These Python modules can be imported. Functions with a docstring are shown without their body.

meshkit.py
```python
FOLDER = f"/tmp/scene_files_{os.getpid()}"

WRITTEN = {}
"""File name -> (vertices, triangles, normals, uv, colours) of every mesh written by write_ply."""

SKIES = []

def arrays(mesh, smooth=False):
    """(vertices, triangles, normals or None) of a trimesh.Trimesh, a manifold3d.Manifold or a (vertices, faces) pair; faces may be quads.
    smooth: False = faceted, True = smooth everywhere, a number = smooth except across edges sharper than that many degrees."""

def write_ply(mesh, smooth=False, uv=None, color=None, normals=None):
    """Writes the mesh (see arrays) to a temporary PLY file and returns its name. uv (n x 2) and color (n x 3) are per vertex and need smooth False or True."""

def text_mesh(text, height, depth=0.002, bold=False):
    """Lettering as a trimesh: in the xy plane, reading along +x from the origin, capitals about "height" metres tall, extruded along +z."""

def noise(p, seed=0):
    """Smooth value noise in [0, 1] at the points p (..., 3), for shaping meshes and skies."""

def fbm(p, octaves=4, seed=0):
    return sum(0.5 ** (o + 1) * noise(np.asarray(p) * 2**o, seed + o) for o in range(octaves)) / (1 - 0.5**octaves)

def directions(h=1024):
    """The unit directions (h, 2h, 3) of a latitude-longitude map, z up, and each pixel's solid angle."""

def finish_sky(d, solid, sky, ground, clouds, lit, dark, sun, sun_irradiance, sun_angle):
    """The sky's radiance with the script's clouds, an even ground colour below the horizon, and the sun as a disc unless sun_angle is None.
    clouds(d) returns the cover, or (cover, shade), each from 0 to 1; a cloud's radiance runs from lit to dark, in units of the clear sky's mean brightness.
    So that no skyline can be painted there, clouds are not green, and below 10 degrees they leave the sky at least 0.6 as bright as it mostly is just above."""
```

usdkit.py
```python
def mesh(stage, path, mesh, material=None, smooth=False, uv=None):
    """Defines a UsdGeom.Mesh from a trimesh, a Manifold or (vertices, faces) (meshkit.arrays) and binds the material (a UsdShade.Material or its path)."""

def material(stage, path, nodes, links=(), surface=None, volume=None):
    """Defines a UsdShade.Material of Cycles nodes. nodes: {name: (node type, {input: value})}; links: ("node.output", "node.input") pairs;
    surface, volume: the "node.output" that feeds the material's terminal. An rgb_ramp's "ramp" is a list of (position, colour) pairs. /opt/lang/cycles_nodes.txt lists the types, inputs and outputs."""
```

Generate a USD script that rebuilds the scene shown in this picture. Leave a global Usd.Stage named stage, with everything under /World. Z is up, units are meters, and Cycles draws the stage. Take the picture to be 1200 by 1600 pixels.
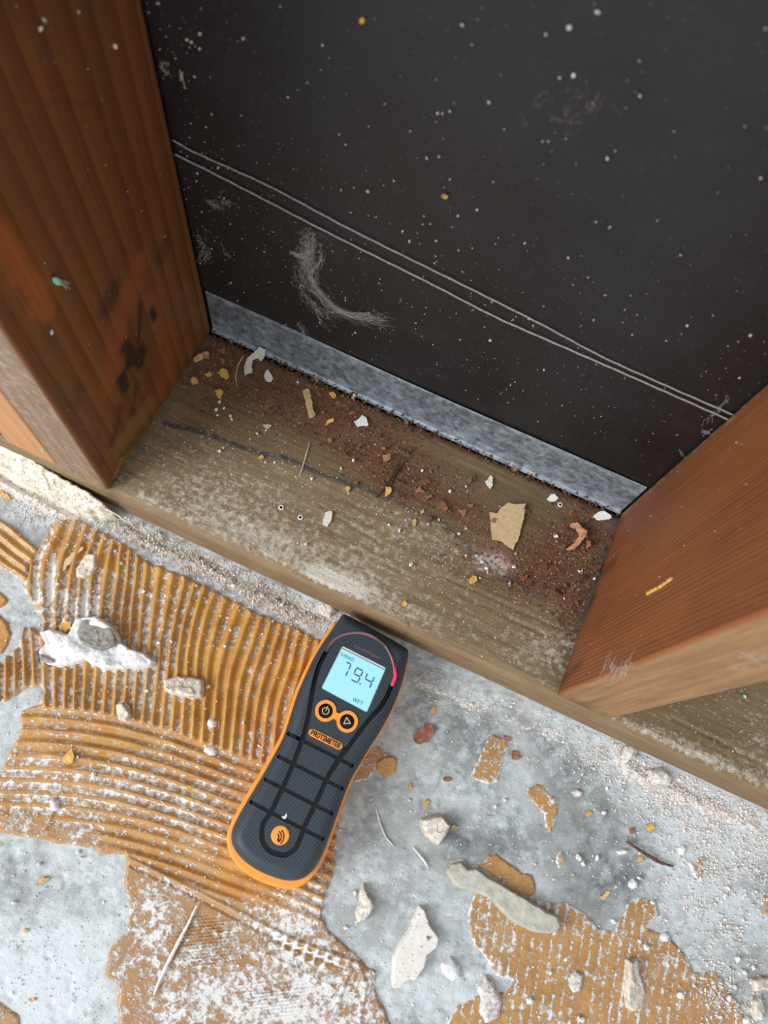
import math, random
import numpy as np, trimesh, shapely, manifold3d
from shapely.geometry import Polygon, LineString, Point
from shapely.ops import unary_union
from scipy.interpolate import RBFInterpolator, RegularGridInterpolator
from scipy.spatial.transform import Rotation
import usdkit, meshkit
from meshkit import noise, fbm
from pxr import Usd, UsdGeom, UsdLux, UsdShade, Sdf, Vt, Gf

stage = Usd.Stage.CreateInMemory()
UsdGeom.SetStageUpAxis(stage, 'Z')
UsdGeom.SetStageMetersPerUnit(stage, 1.0)
UsdGeom.Xform.Define(stage, '/World')

# ------------------------------------------------------------------ camera
FPX = 1208.32                                    # focal length in pixels of the 1200 x 1600 frame
RM = np.array([[0.9085716680576554, 0.4074403780385575, 0.09214044902607715],
               [0.41336324813709335, -0.8451253806759706, -0.33896005078304986],
               [-0.06023577917219616, 0.3460569740390927, -0.9362778549268509]])   # rows: right, down, forward
EYE = np.array([0.20637219, -0.11674171, 0.5417489])
cam = UsdGeom.Camera.Define(stage, '/World/camera')
cam.CreateFocalLengthAttr(6.8)
cam.CreateHorizontalApertureAttr(6.8 * 1200 / FPX)
cam.CreateFStopAttr(2.0)
cam.CreateFocusDistanceAttr(0.525)
cam.CreateClippingRangeAttr((0.02, 100.0))
mx = Gf.Matrix4d(*[float(v) for v in np.vstack([np.c_[RM[0], 0][:4] if False else np.r_[RM[0], 0], np.r_[-RM[1], 0], np.r_[-RM[2], 0], np.r_[EYE, 1]]).ravel()])
cam.AddTransformOp().Set(mx)
cam.CreateExposureAttr(0.32)

# ------------------------------------------------------------------ light: overcast daylight from the open room behind and to the left
dome = UsdLux.DomeLight.Define(stage, '/World/sky_light')
dome.CreateIntensityAttr(0.30)
dome.CreateColorAttr(Gf.Vec3f(0.93, 0.97, 1.0))


def area_light(name, pos, target, w, h, radiance, color):
    L = UsdLux.RectLight.Define(stage, '/World/' + name)
    L.CreateWidthAttr(w); L.CreateHeightAttr(h); L.CreateIntensityAttr(radiance); L.CreateColorAttr(Gf.Vec3f(*color))
    pos, target = np.array(pos, float), np.array(target, float)
    zc = pos - target; zc /= np.linalg.norm(zc)
    xc = np.cross([0, 0, 1.0], zc); xc /= np.linalg.norm(xc)
    yc = np.cross(zc, xc)
    L.AddTransformOp().Set(Gf.Matrix4d(*[float(v) for v in np.vstack([np.r_[xc, 0], np.r_[yc, 0], np.r_[zc, 0], np.r_[pos, 1]]).ravel()]))
    return L


area_light('window_light', (-1.45, -1.65, 1.45), (0.15, -0.05, 0.0), 1.3, 1.3, 11.5, (0.96, 0.98, 1.0))

# ------------------------------------------------------------------ pixel -> point on a real plane
def ray(px, py):
    d = np.stack([(np.asarray(px, float) - 600) / FPX, (np.asarray(py, float) - 800) / FPX, np.ones(np.shape(px))], -1)
    return d @ RM


def at(px, py, z=0.0):
    d = ray(px, py)
    return EYE + d * ((z - EYE[2]) / d[..., 2])[..., None]


def at_y(px, py, y):
    d = ray(px, py)
    return EYE + d * ((y - EYE[1]) / d[..., 1])[..., None]


def at_x(px, py, x):
    d = ray(px, py)
    return EYE + d * ((x - EYE[0]) / d[..., 0])[..., None]


def pts(flat, z=0.0, fn=at):
    a = np.array(flat, float).reshape(-1, 2)
    return fn(a[:, 0], a[:, 1], z)


MM = 0.001
W, D, H = 0.3276, 0.1424, 0.040                  # bay width, plate depth, plate thickness

# ------------------------------------------------------------------ materials
class G:
    def __init__(s):
        s.nodes, s.links = {}, []

    def n(s, kind, out, **inp):
        k = f'n{len(s.nodes)}'
        vals = {}
        for a, v in inp.items():
            if isinstance(v, str) and v.startswith('@'):
                s.links.append((v[1:], f'{k}.{a}'))
            else:
                vals[a] = v
        s.nodes[k] = (kind, vals)
        return f'@{k}.{out}'

    def pos(s): return s.n('geometry', 'position')
    def map(s, v, scale=(1, 1, 1), rot=(0, 0, 0), loc=(0, 0, 0)): return s.n('mapping', 'vector', mapping_type='point', vector=v, scale=scale, rotation=rot, location=loc)
    def noise(s, v, scale, detail=3, rough=0.55, dist=0.0): return s.n('noise_texture', 'fac', vector=v, scale=scale, detail=detail, roughness=rough, distortion=dist)
    def m(s, op, a, b=0.0, c=0.0, clamp=False): return s.n('math', 'value', math_type=op, value1=a, value2=b, value3=c, use_clamp=clamp)
    def rng(s, v, a, b, c=0.0, d=1.0): return s.n('map_range', 'result', value=v, from_min=a, from_max=b, to_min=c, to_max=d, clamp=True, range_type='smoothstep')
    def mix(s, f, a, b, t='mix'): return s.n('mix', 'color', mix_type=t, fac=f, color1=a, color2=b)
    def ramp(s, f, stops): return s.n('rgb_ramp', 'color', fac=f, ramp=stops)
    def mask(s, name='mask'):
        c = s.n('attribute', 'color', attribute=name)
        k = s.n('separate_color', 'r', color=c)[:-2]
        return k + '.r', k + '.g', k + '.b'
    def bump(s, h, dist, strength=1.0, normal=None):
        kw = {'normal': normal} if normal else {}
        return s.n('bump', 'normal', height=h, distance=dist, strength=strength, **kw)

    def done(s, name, **pr):
        p = s.n('principled_bsdf', 'BSDF', **pr)
        usdkit.material(stage, '/World/Looks/' + name, s.nodes, s.links, surface=p[1:])
        return '/World/Looks/' + name


def simple(name, col, rough=0.6, var=0.15, scale=400, bump=0.0, **pr):
    g = G(); p = g.pos()
    f = g.noise(p, scale, 4)
    c1 = [min(1, c * (1 + var * 1.6)) for c in col]; c0 = [c * (1 - var * 1.6) for c in col]
    b = g.ramp(f, [(0.3, c0), (0.7, c1)])
    kw = dict(base_color=b, roughness=rough, **pr)
    if bump:
        kw['normal'] = g.bump(g.noise(p, scale * 2, 5), bump)
    return g.done(name, **kw)


def speck(g, p, amount, scale, hard=0.22, film=0.85):
    """powder: a broken film that thickens with the amount, and single grains on top"""
    f2 = g.noise(p, scale * 0.30, 6, 0.68)
    lo = g.m('subtract', g.m('multiply_add', amount, -0.62, 0.80), hard * 0.5)
    a = g.m('divide', g.m('subtract', f2, lo), hard, clamp=True)
    f1 = g.noise(p, scale * 2.6, 2, 0.5)
    b = g.m('divide', g.m('subtract', f1, g.m('multiply_add', amount, -0.15, 0.735)), 0.03, clamp=True)
    v = g.m('maximum', g.m('multiply', a, film), b)
    return g.m('multiply', v, g.m('multiply', amount, 6.0, clamp=True))


WHITE = (0.78, 0.79, 0.79)

def mk_concrete():
    g = G(); p = g.pos(); dust, dark, brown = g.mask()
    base = g.ramp(g.noise(p, 26, 6, 0.62), [(0.3, (0.25, 0.265, 0.265)), (0.5, (0.37, 0.39, 0.385)), (0.68, (0.50, 0.53, 0.525))])
    dk = g.m('multiply', dark, g.rng(g.noise(p, 70, 5, 0.7), 0.30, 0.62), clamp=True)
    base = g.mix(dk, base, (0.115, 0.122, 0.13))
    bk = g.m('multiply', brown, g.rng(g.noise(p, 110, 5, 0.7), 0.30, 0.6), clamp=True)
    base = g.mix(bk, base, (0.22, 0.165, 0.115))
    ag = g.rng(g.noise(p, 900, 2), 0.66, 0.72)
    base = g.mix(g.m('multiply', ag, 0.6), base, (0.2, 0.2, 0.2))
    d = speck(g, p, dust, 420, 0.30, 0.92)
    col = g.mix(d, base, (0.61, 0.655, 0.675))
    h = g.m('add', g.m('multiply', g.noise(p, 420, 6, 0.7), 0.8), g.m('multiply', d, 0.5))
    return g.done('concrete', base_color=col, roughness=0.82, normal=g.bump(h, 0.0006), specular_ior_level=0.35)


def mk_adhesive():
    g = G(); p = g.pos(); dust, thin, old = g.mask()
    c = g.ramp(g.noise(p, 60, 4, 0.6), [(0.3, (0.36, 0.165, 0.030)), (0.55, (0.50, 0.245, 0.052)), (0.75, (0.59, 0.335, 0.095))])
    c = g.mix(g.m('multiply', old, 0.8), c, (0.34, 0.175, 0.072))
    c = g.mix(g.m('multiply', thin, 0.75), c, (0.47, 0.36, 0.20))
    d = speck(g, p, dust, 980, 0.13, 0.93)
    col = g.mix(d, c, (0.70, 0.70, 0.69))
    r = g.m('multiply_add', d, 0.5, 0.28)
    h = g.m('add', g.noise(p, 300, 5, 0.6), g.m('multiply', d, 0.7))
    return g.done('adhesive', base_color=col, roughness=r, normal=g.bump(h, 0.0006), specular_ior_level=0.5, subsurface_weight=0.0)


def mk_plate():
    g = G(); p = g.pos(); white, brown, ink = g.mask(); m2r, olive, pale = g.mask('mask2')
    q = g.map(p, (1.0, 14, 14))
    warp = g.noise(p, 9, 2)
    grain = g.noise(q, 22, 5, 0.65)
    grain2 = g.noise(g.map(p, (6, 120, 120)), 6, 3, 0.7)
    mot = g.noise(p, 38, 5, 0.65)
    c = g.ramp(g.m('multiply_add', grain, 0.62, g.m('multiply', mot, 0.38)), [(0.32, (0.150, 0.096, 0.047)), (0.5, (0.222, 0.151, 0.078)), (0.68, (0.285, 0.204, 0.112))])
    c = g.mix(0.16, c, g.ramp(grain2, [(0.3, (0.09, 0.062, 0.032)), (0.7, (0.31, 0.24, 0.15))]))
    crack = g.rng(g.noise(g.map(p, (2.0, 60, 60), (0, 0, 0)), 6, 3, 0.6), 0.36, 0.30)
    c = g.mix(g.m('multiply', crack, 0.7), c, (0.06, 0.04, 0.02))
    c = g.mix(g.m('multiply', olive, 0.75), c, g.ramp(g.m('multiply_add', grain, .5, g.m('multiply', mot, .5)), [(0.3, (0.080, 0.050, 0.021)), (0.7, (0.175, 0.118, 0.052))]))
    c = g.mix(g.m('multiply', pale, 0.7), c, g.ramp(grain, [(0.3, (0.125, 0.070, 0.030)), (0.7, (0.245, 0.145, 0.068))]))
    bk = g.m('multiply', brown, g.rng(g.noise(p, 130, 5, 0.75), 0.25, 0.55), clamp=True)
    c = g.mix(g.m('multiply', bk, 0.9), c, g.ramp(g.noise(p, 600, 3, 0.7), [(0.3, (0.060, 0.025, 0.012)), (0.7, (0.200, 0.080, 0.036))]))
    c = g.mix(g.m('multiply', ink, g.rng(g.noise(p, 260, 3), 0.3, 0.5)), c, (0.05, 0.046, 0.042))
    c = g.mix(g.m('multiply', m2r, 0.85), c, (0.55, 0.36, 0.36))
    w = speck(g, p, white, 760, 0.30, 0.84)
    c = g.mix(w, c, (0.62, 0.585, 0.50))
    h = g.m('add', g.m('multiply', grain, 1.0), g.m('multiply', g.noise(p, 500, 5, 0.7), 0.5))
    return g.done('plate_wood', base_color=c, roughness=0.66, normal=g.bump(h, 0.0007), specular_ior_level=0.4)


def mk_stud(name, dark, mid, light, plain, freq, edge, edge_mid):
    """plain: how far the rings wander (flat-sawn figure); edge colours for the narrow faces (mask2.r)"""
    g = G(); p = g.pos(); stain, hot, dirt = g.mask(); edgem, dust, green = g.mask('mask2')
    q = g.map(p, (1.0, 1.0, 0.07))
    big = g.noise(q, 11, 2.5, 0.5)
    sy = g.n('separate_xyz', 'y', vector=p)
    sx = g.n('separate_xyz', 'x', vector=p)
    ring = g.m('add', g.m('multiply', g.m('add', sy, g.m('multiply', sx, 0.8)), freq), g.m('multiply', big, plain))
    fr = g.m('fraction', ring)
    saw = g.m('power', fr, 2.2)
    fine = g.noise(g.map(p, (1, 1, 0.022)), 420, 4, 0.7)
    tone = g.m('multiply_add', saw, 0.55, g.m('multiply', fine, 0.5))
    c = g.ramp(tone, [(0.12, light), (0.42, mid), (0.9, dark)])
    blot = g.noise(g.map(p, (1, 1, 0.35)), 22, 3, 0.5)
    c = g.mix(g.m('multiply', g.rng(blot, 0.40, 0.75), 0.45), c, dark)
    ce = g.ramp(g.noise(g.map(p, (1, 1, 0.05)), 260, 4, 0.65), [(0.3, edge_mid), (0.7, edge)])
    c = g.mix(edgem, c, ce)
    c = g.mix(g.m('multiply', hot, 0.85), c, (0.34, 0.085, 0.018))
    c = g.mix(g.m('multiply', green, 0.7), c, (0.30, 0.21, 0.06))
    c = g.mix(g.m('multiply', stain, 0.93), c, (0.022, 0.012, 0.007))
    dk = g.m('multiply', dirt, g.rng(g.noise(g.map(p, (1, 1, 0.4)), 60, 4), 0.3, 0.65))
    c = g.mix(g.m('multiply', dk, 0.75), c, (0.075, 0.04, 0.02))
    d = speck(g, p, dust, 500)
    c = g.mix(g.m('multiply', d, 0.55), c, (0.50, 0.45, 0.39))
    h = g.m('add', g.m('multiply', saw, 0.25), g.m('multiply', fine, 0.8))
    return g.done(name, base_color=c, roughness=g.m('multiply_add', edgem, 0.12, 0.5), normal=g.bump(h, 0.0006), specular_ior_level=0.4)


def mk_panel():
    g = G(); p = g.pos()
    f = g.noise(p, 14, 6, 0.6)
    c = g.ramp(f, [(0.3, (0.0066, 0.0050, 0.0052)), (0.7, (0.0125, 0.0113, 0.0125))])
    k = g.rng(g.noise(g.map(p, (1, 1, 1.6)), 30, 5, 0.6), 0.58, 0.8)
    c = g.mix(g.m('multiply', k, 0.4), c, (0.026, 0.025, 0.025))
    d = speck(g, p, 0.10, 420, 0.08)
    c = g.mix(g.m('multiply', d, 0.3), c, (0.16, 0.15, 0.14))
    h = g.m('add', g.noise(p, 520, 3), g.m('multiply', g.noise(p, 60, 3), 1.2))
    return g.done('black_board', base_color=c, roughness=g.m('multiply_add', f, 0.25, 0.36), normal=g.bump(h, 0.0002), specular_ior_level=0.5)


def mk_galv():
    g = G(); p = g.pos(); cor, _, _ = g.mask()
    sp = g.n('voronoi_texture', 'color', vector=p, scale=210.0, feature='f1')
    s1 = g.n('separate_color', 'r', color=sp)
    f = g.noise(p, 140, 5, 0.65)
    c = g.ramp(g.m('multiply_add', s1, 0.35, g.m('multiply', f, 0.65)), [(0.25, (0.13, 0.15, 0.17)), (0.75, (0.34, 0.385, 0.435))])
    w = speck(g, p, cor, 620, 0.5)
    c = g.mix(g.m('multiply', w, 0.8), c, (0.50, 0.56, 0.62))
    met = g.m('subtract', 0.75, g.m('multiply', w, 0.75))
    return g.done('galvanised', base_color=c, metallic=met, roughness=g.m('multiply_add', f, 0.3, 0.36), normal=g.bump(g.m('add', f, w), 0.0004))


def mk_rubber():
    g = G(); p = g.pos()
    q = g.map(p, (1, 1, 1), (0, 0, 0.35))
    v = g.n('voronoi_texture', 'distance', vector=q, scale=520.0, feature='f1', randomness=0.0, dimensions='2D')
    dot = g.rng(v, 0.34, 0.20)
    c = g.mix(dot, (0.022, 0.032, 0.042), (0.040, 0.055, 0.069))
    s = g.rng(g.noise(p, 300, 4, 0.7), 0.62, 0.8)
    c = g.mix(g.m('multiply', s, 0.15), c, (0.2, 0.2, 0.2))
    return g.done('slate_rubber', base_color=c, roughness=0.55, normal=g.bump(dot, 0.00004), specular_ior_level=0.4)


MAT = dict(
    concrete=mk_concrete(), adhesive=mk_adhesive(), plate=mk_plate(), panel=mk_panel(), galv=mk_galv(), rubber=mk_rubber(),
    stud_left=mk_stud('stud_left_wood', (0.098, 0.029, 0.0065), (0.165, 0.055, 0.0125), (0.225, 0.082, 0.020), 3.0, 75.0, (0.27, 0.18, 0.115), (0.15, 0.09, 0.052)),
    stud_pale=mk_stud('stud_pale_wood', (0.20, 0.08, 0.03), (0.4, 0.2, 0.08), (0.5, 0.27, 0.12), 3.0, 75.0, (0.55, 0.30, 0.135), (0.42, 0.21, 0.085)),
    stud_right=mk_stud('stud_right_wood', (0.090, 0.024, 0.008), (0.215, 0.065, 0.0205), (0.30, 0.102, 0.034), 2.6, 330.0, (0.33, 0.185, 0.080), (0.185, 0.092, 0.037)),
    orange=simple('orange_plastic', (0.86, 0.30, 0.035), 0.42, 0.03, 200),
    gloss_black=simple('gloss_black', (0.004, 0.005, 0.007), 0.22, 0.1, 300, 0.0, specular_ior_level=0.25),
    lcd_white=simple('lcd_frame', (0.72, 0.75, 0.76), 0.35, 0.02),
    lcd_ink=simple('lcd_ink', (0.06, 0.075, 0.33), 0.5, 0.05),
    lcd_ink_grey=simple('lcd_ink_grey', (0.04, 0.08, 0.12), 0.5, 0.05),
    gold_print=simple('gold_print', (0.17, 0.12, 0.06), 0.5, 0.05),
    white_chip=simple('white_paint', (0.74, 0.74, 0.70), 0.6, 0.08, 500, 0.0002),
    ivory=simple('ivory_paint', (0.62, 0.60, 0.50), 0.6, 0.1, 500, 0.0002),
    tan_chip=simple('tan_card', (0.56, 0.41, 0.22), 0.7, 0.1, 350, 0.0002),
    yellow=simple('ochre_chip', (0.60, 0.34, 0.075), 0.55, 0.2, 400, 0.0003),
    splinter=simple('pale_splinter', (0.58, 0.40, 0.17), 0.6, 0.2, 300, 0.0003),
    red_chip=simple('red_bark', (0.26, 0.105, 0.05), 0.6, 0.35, 260, 0.0004),
    tan_bark=simple('tan_bark', (0.42, 0.19, 0.085), 0.6, 0.3, 260, 0.0004),
    dark_chip=simple('dark_bark', (0.085, 0.045, 0.025), 0.6, 0.35, 260, 0.0004),
    mortar=simple('mortar', (0.60, 0.53, 0.45), 0.85, 0.22, 300, 0.0007),
    plaster=simple('plaster', (0.70, 0.70, 0.71), 0.8, 0.1, 260, 0.0006),
    plaster_cream=simple('plaster_cream', (0.66, 0.60, 0.49), 0.85, 0.25, 170, 0.0009),
    grey_stone=simple('grey_stone', (0.27, 0.25, 0.215), 0.8, 0.28, 260, 0.0006),
    tile=simple('tile_body', (0.71, 0.67, 0.62), 0.6, 0.05, 200, 0.0002),
    putty=simple('putty', (0.40, 0.385, 0.325), 0.5, 0.14, 170, 0.0004),
    powder=simple('powder', (0.70, 0.70, 0.69), 0.85, 0.06),
    powder_warm=simple('powder_warm', (0.70, 0.645, 0.60), 0.85, 0.2, 400),
    powder_beige=simple('powder_beige', (0.66, 0.58, 0.50), 0.85, 0.25, 300, 0.0006),
    drift=simple('drift_dust', (0.64, 0.60, 0.565), 0.9, 0.25, 380, 0.0012),
    drift_brown=simple('drift_brown', (0.36, 0.315, 0.27), 0.9, 0.45, 330, 0.0012),
    cord=simple('cord', (0.27, 0.245, 0.235), 0.5, 0.2, 500),
    web=simple('web', (0.50, 0.45, 0.41), 0.8, 0.1),
    turquoise=simple('turquoise', (0.30, 0.62, 0.47), 0.6, 0.15, 600, 0.0003),
    dark_red=simple('dark_red', (0.11, 0.012, 0.012), 0.5, 0.1),
)


def emitter(name, col, e, strength, rough=0.3):
    g = G()
    return g.done(name, base_color=col, emission_color=e, emission_strength=strength, roughness=rough)


MAT['lcd'] = emitter('lcd_backlit', (0.25, 0.40, 0.42), (0.20, 0.66, 0.78), 0.52)
g_ = G(); m_r, m_g, m_b = g_.mask()
MAT['pipe'] = g_.done('light_pipe', base_color=g_.mix(m_g, (0.035, 0.035, 0.042), (0.16, 0.09, 0.12)), roughness=0.12, emission_color=(1.0, 0.006, 0.075), emission_strength=g_.m('multiply', m_r, 0.95))

# ------------------------------------------------------------------ scene helpers
used = {}


def numbered(parent, name):
    k = (parent, name); i = used.get(k, -1) + 1; used[k] = i
    return f'{parent}/{name}' if i == 0 else f'{parent}/{name}_{i:03d}'


def tag(prim, label=None, cat=None, group=None, kind=None):
    prim = prim.GetPrim()
    for k, v in (('label', label), ('category', cat), ('group', group), ('kind', kind)):
        if v:
            prim.SetCustomDataByKey(k, v)
    return prim


def obj(name, mesh, mat, parent=None, smooth=False, masks=None, loc=None):
    path = numbered(str(parent.GetPath()) if parent else '/World', name)
    m = usdkit.mesh(stage, path, mesh, MAT[mat], smooth=smooth)
    for nm, arr in (masks or {}).items():
        UsdGeom.PrimvarsAPI(m).CreatePrimvar(nm, Sdf.ValueTypeNames.Color3fArray, 'vertex').Set(Vt.Vec3fArray.FromNumpy(np.ascontiguousarray(arr, np.float32)))
    if loc is not None:
        m.AddTranslateOp().Set(Gf.Vec3d(*map(float, loc)))
    return m.GetPrim()


def thing(name, label, cat, loc=(0, 0, 0), group=None):
    x = UsdGeom.Xform.Define(stage, numbered('/World', name))
    x.AddTranslateOp().Set(Gf.Vec3d(*map(float, loc)))
    return tag(x, label, cat, group)


def single(name, mesh, mat, label, cat, group=None, smooth=False, masks=None, kind=None):
    """a thing that is one mesh: its own origin at its base"""
    v, f, _ = meshkit.arrays(mesh)
    c = np.array([v[:, 0].mean(), v[:, 1].mean(), v[:, 2].min()])
    return tag(obj(name, (v - c, f), mat, None, smooth, masks, c), label, cat, group, kind)


def quads(nu, nv):
    a = (np.arange(nu - 1)[:, None] * nv + np.arange(nv - 1)[None]).ravel()
    return np.stack([a, a + nv, a + nv + 1, a + 1], 1)


def smoothstep(x, a=0.0, b=1.0):
    t = np.clip((x - a) / (b - a), 0, 1)
    return t * t * (3 - 2 * t)


def n2(x, y, s, seed=0, octv=1):
    p = np.stack([x * s, y * s, np.full_like(x, 0.37 + seed)], -1)
    return fbm(p, octv, seed) if octv > 1 else noise(p, seed)


def sdist(x, y, poly, rough=0.0, rs=250, seed=0):
    """signed distance (inside positive), edge roughened by noise"""
    if rough:
        x, y = x + rough * (n2(x, y, rs, seed, 3) - 0.5) * 2, y + rough * (n2(x, y, rs, seed + 9, 3) - 0.5) * 2
    P = Polygon(poly) if not hasattr(poly, 'boundary') else poly
    if not P.is_valid:
        P = P.buffer(0)
    shapely.prepare(P)
    s = shapely.points(x, y)
    ins = shapely.contains_xy(P, x, y)
    d = shapely.distance(P.boundary, s)
    return np.where(ins, d, -d)


def ldist(x, y, line, rough=0.0, rs=250, seed=0):
    if rough:
        x, y = x + rough * (n2(x, y, rs, seed, 2) - 0.5) * 2, y + rough * (n2(x, y, rs, seed + 9, 2) - 0.5) * 2
    return shapely.distance(LineString(np.asarray(line)[:, :2]), shapely.points(x, y))


def blobs(x, y, items, z=0.0):
    """sum of soft patches given as (px, py, rx, ry, angle, strength) on the level z"""
    out = np.zeros_like(x)
    for px, py, rx, ry, a, s in items:
        c = at(px, py, z); u = (at(px + 10, py, z) - c)[:2] / 10; v = (at(px, py + 10, z) - c)[:2] / 10
        M = np.linalg.inv(np.stack([u, v], 1))
        dx, dy = x - c[0], y - c[1]
        qx, qy = M[0, 0] * dx + M[0, 1] * dy, M[1, 0] * dx + M[1, 1] * dy
        ca, sa = math.cos(math.radians(a)), math.sin(math.radians(a))
        e = ((qx * ca + qy * sa) / rx) ** 2 + ((-qx * sa + qy * ca) / ry) ** 2
        out += s * np.exp(-e)
    return out


surfaces = []                                    # height functions of what lies below


def surf(x, y):
    z = np.where(np.asarray(y) > 0.0, H, 0.0) + 0.0 * np.asarray(x)
    for f in surfaces:
        z = np.maximum(z, f(np.stack([np.asarray(x, float), np.asarray(y, float)], -1)))
    return z


def register(xs, ys, Z):
    surfaces.append(RegularGridInterpolator((xs, ys), Z, bounds_error=False, fill_value=-1.0))


def patch_mesh(poly, step, height, mask_fn=None, margin=0.003, low=-0.0012, base=0.0, reg=True):
    """height field over a polygon: height(x, y, sd) above base; sinks below the ground outside"""
    poly = np.asarray(poly)[:, :2]
    lo, hi = poly.min(0) - margin, poly.max(0) + margin
    xs, ys = np.arange(lo[0], hi[0], step), np.arange(lo[1], hi[1], step)
    X, Y = np.meshgrid(xs, ys, indexing='ij')
    x, y = X.ravel(), Y.ravel()
    z, sd = height(x, y)
    Z = np.where(sd > -margin, base + z, base + low)
    if reg:
        register(xs, ys, np.where(sd > 0, Z, -1.0).reshape(X.shape))
    f = quads(len(xs), len(ys))
    keep = (sd[f] > -1.5 * step).any(1)
    f = f[keep]
    idx = np.unique(f); re = np.full(len(x), -1); re[idx] = np.arange(len(idx))
    v = np.stack([x, y, Z], 1)[idx]
    m = {k: a[idx] for k, a in (mask_fn(x, y, Z, sd) if mask_fn else {}).items()}
    return (v, re[f]), m


# ------------------------------------------------------------------ the floor slab
def axis_coords(a, b, step, lo, hi):
    d = np.arange(a, b, step)
    out = [d]
    s = step; e = b; right = []
    while e < hi:
        s *= 1.25; e += s; right.append(e)
    s = step; e = a; left = []
    while e > lo:
        s *= 1.25; e -= s; left.append(e)
    return np.concatenate([left[::-1], d, right])


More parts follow.
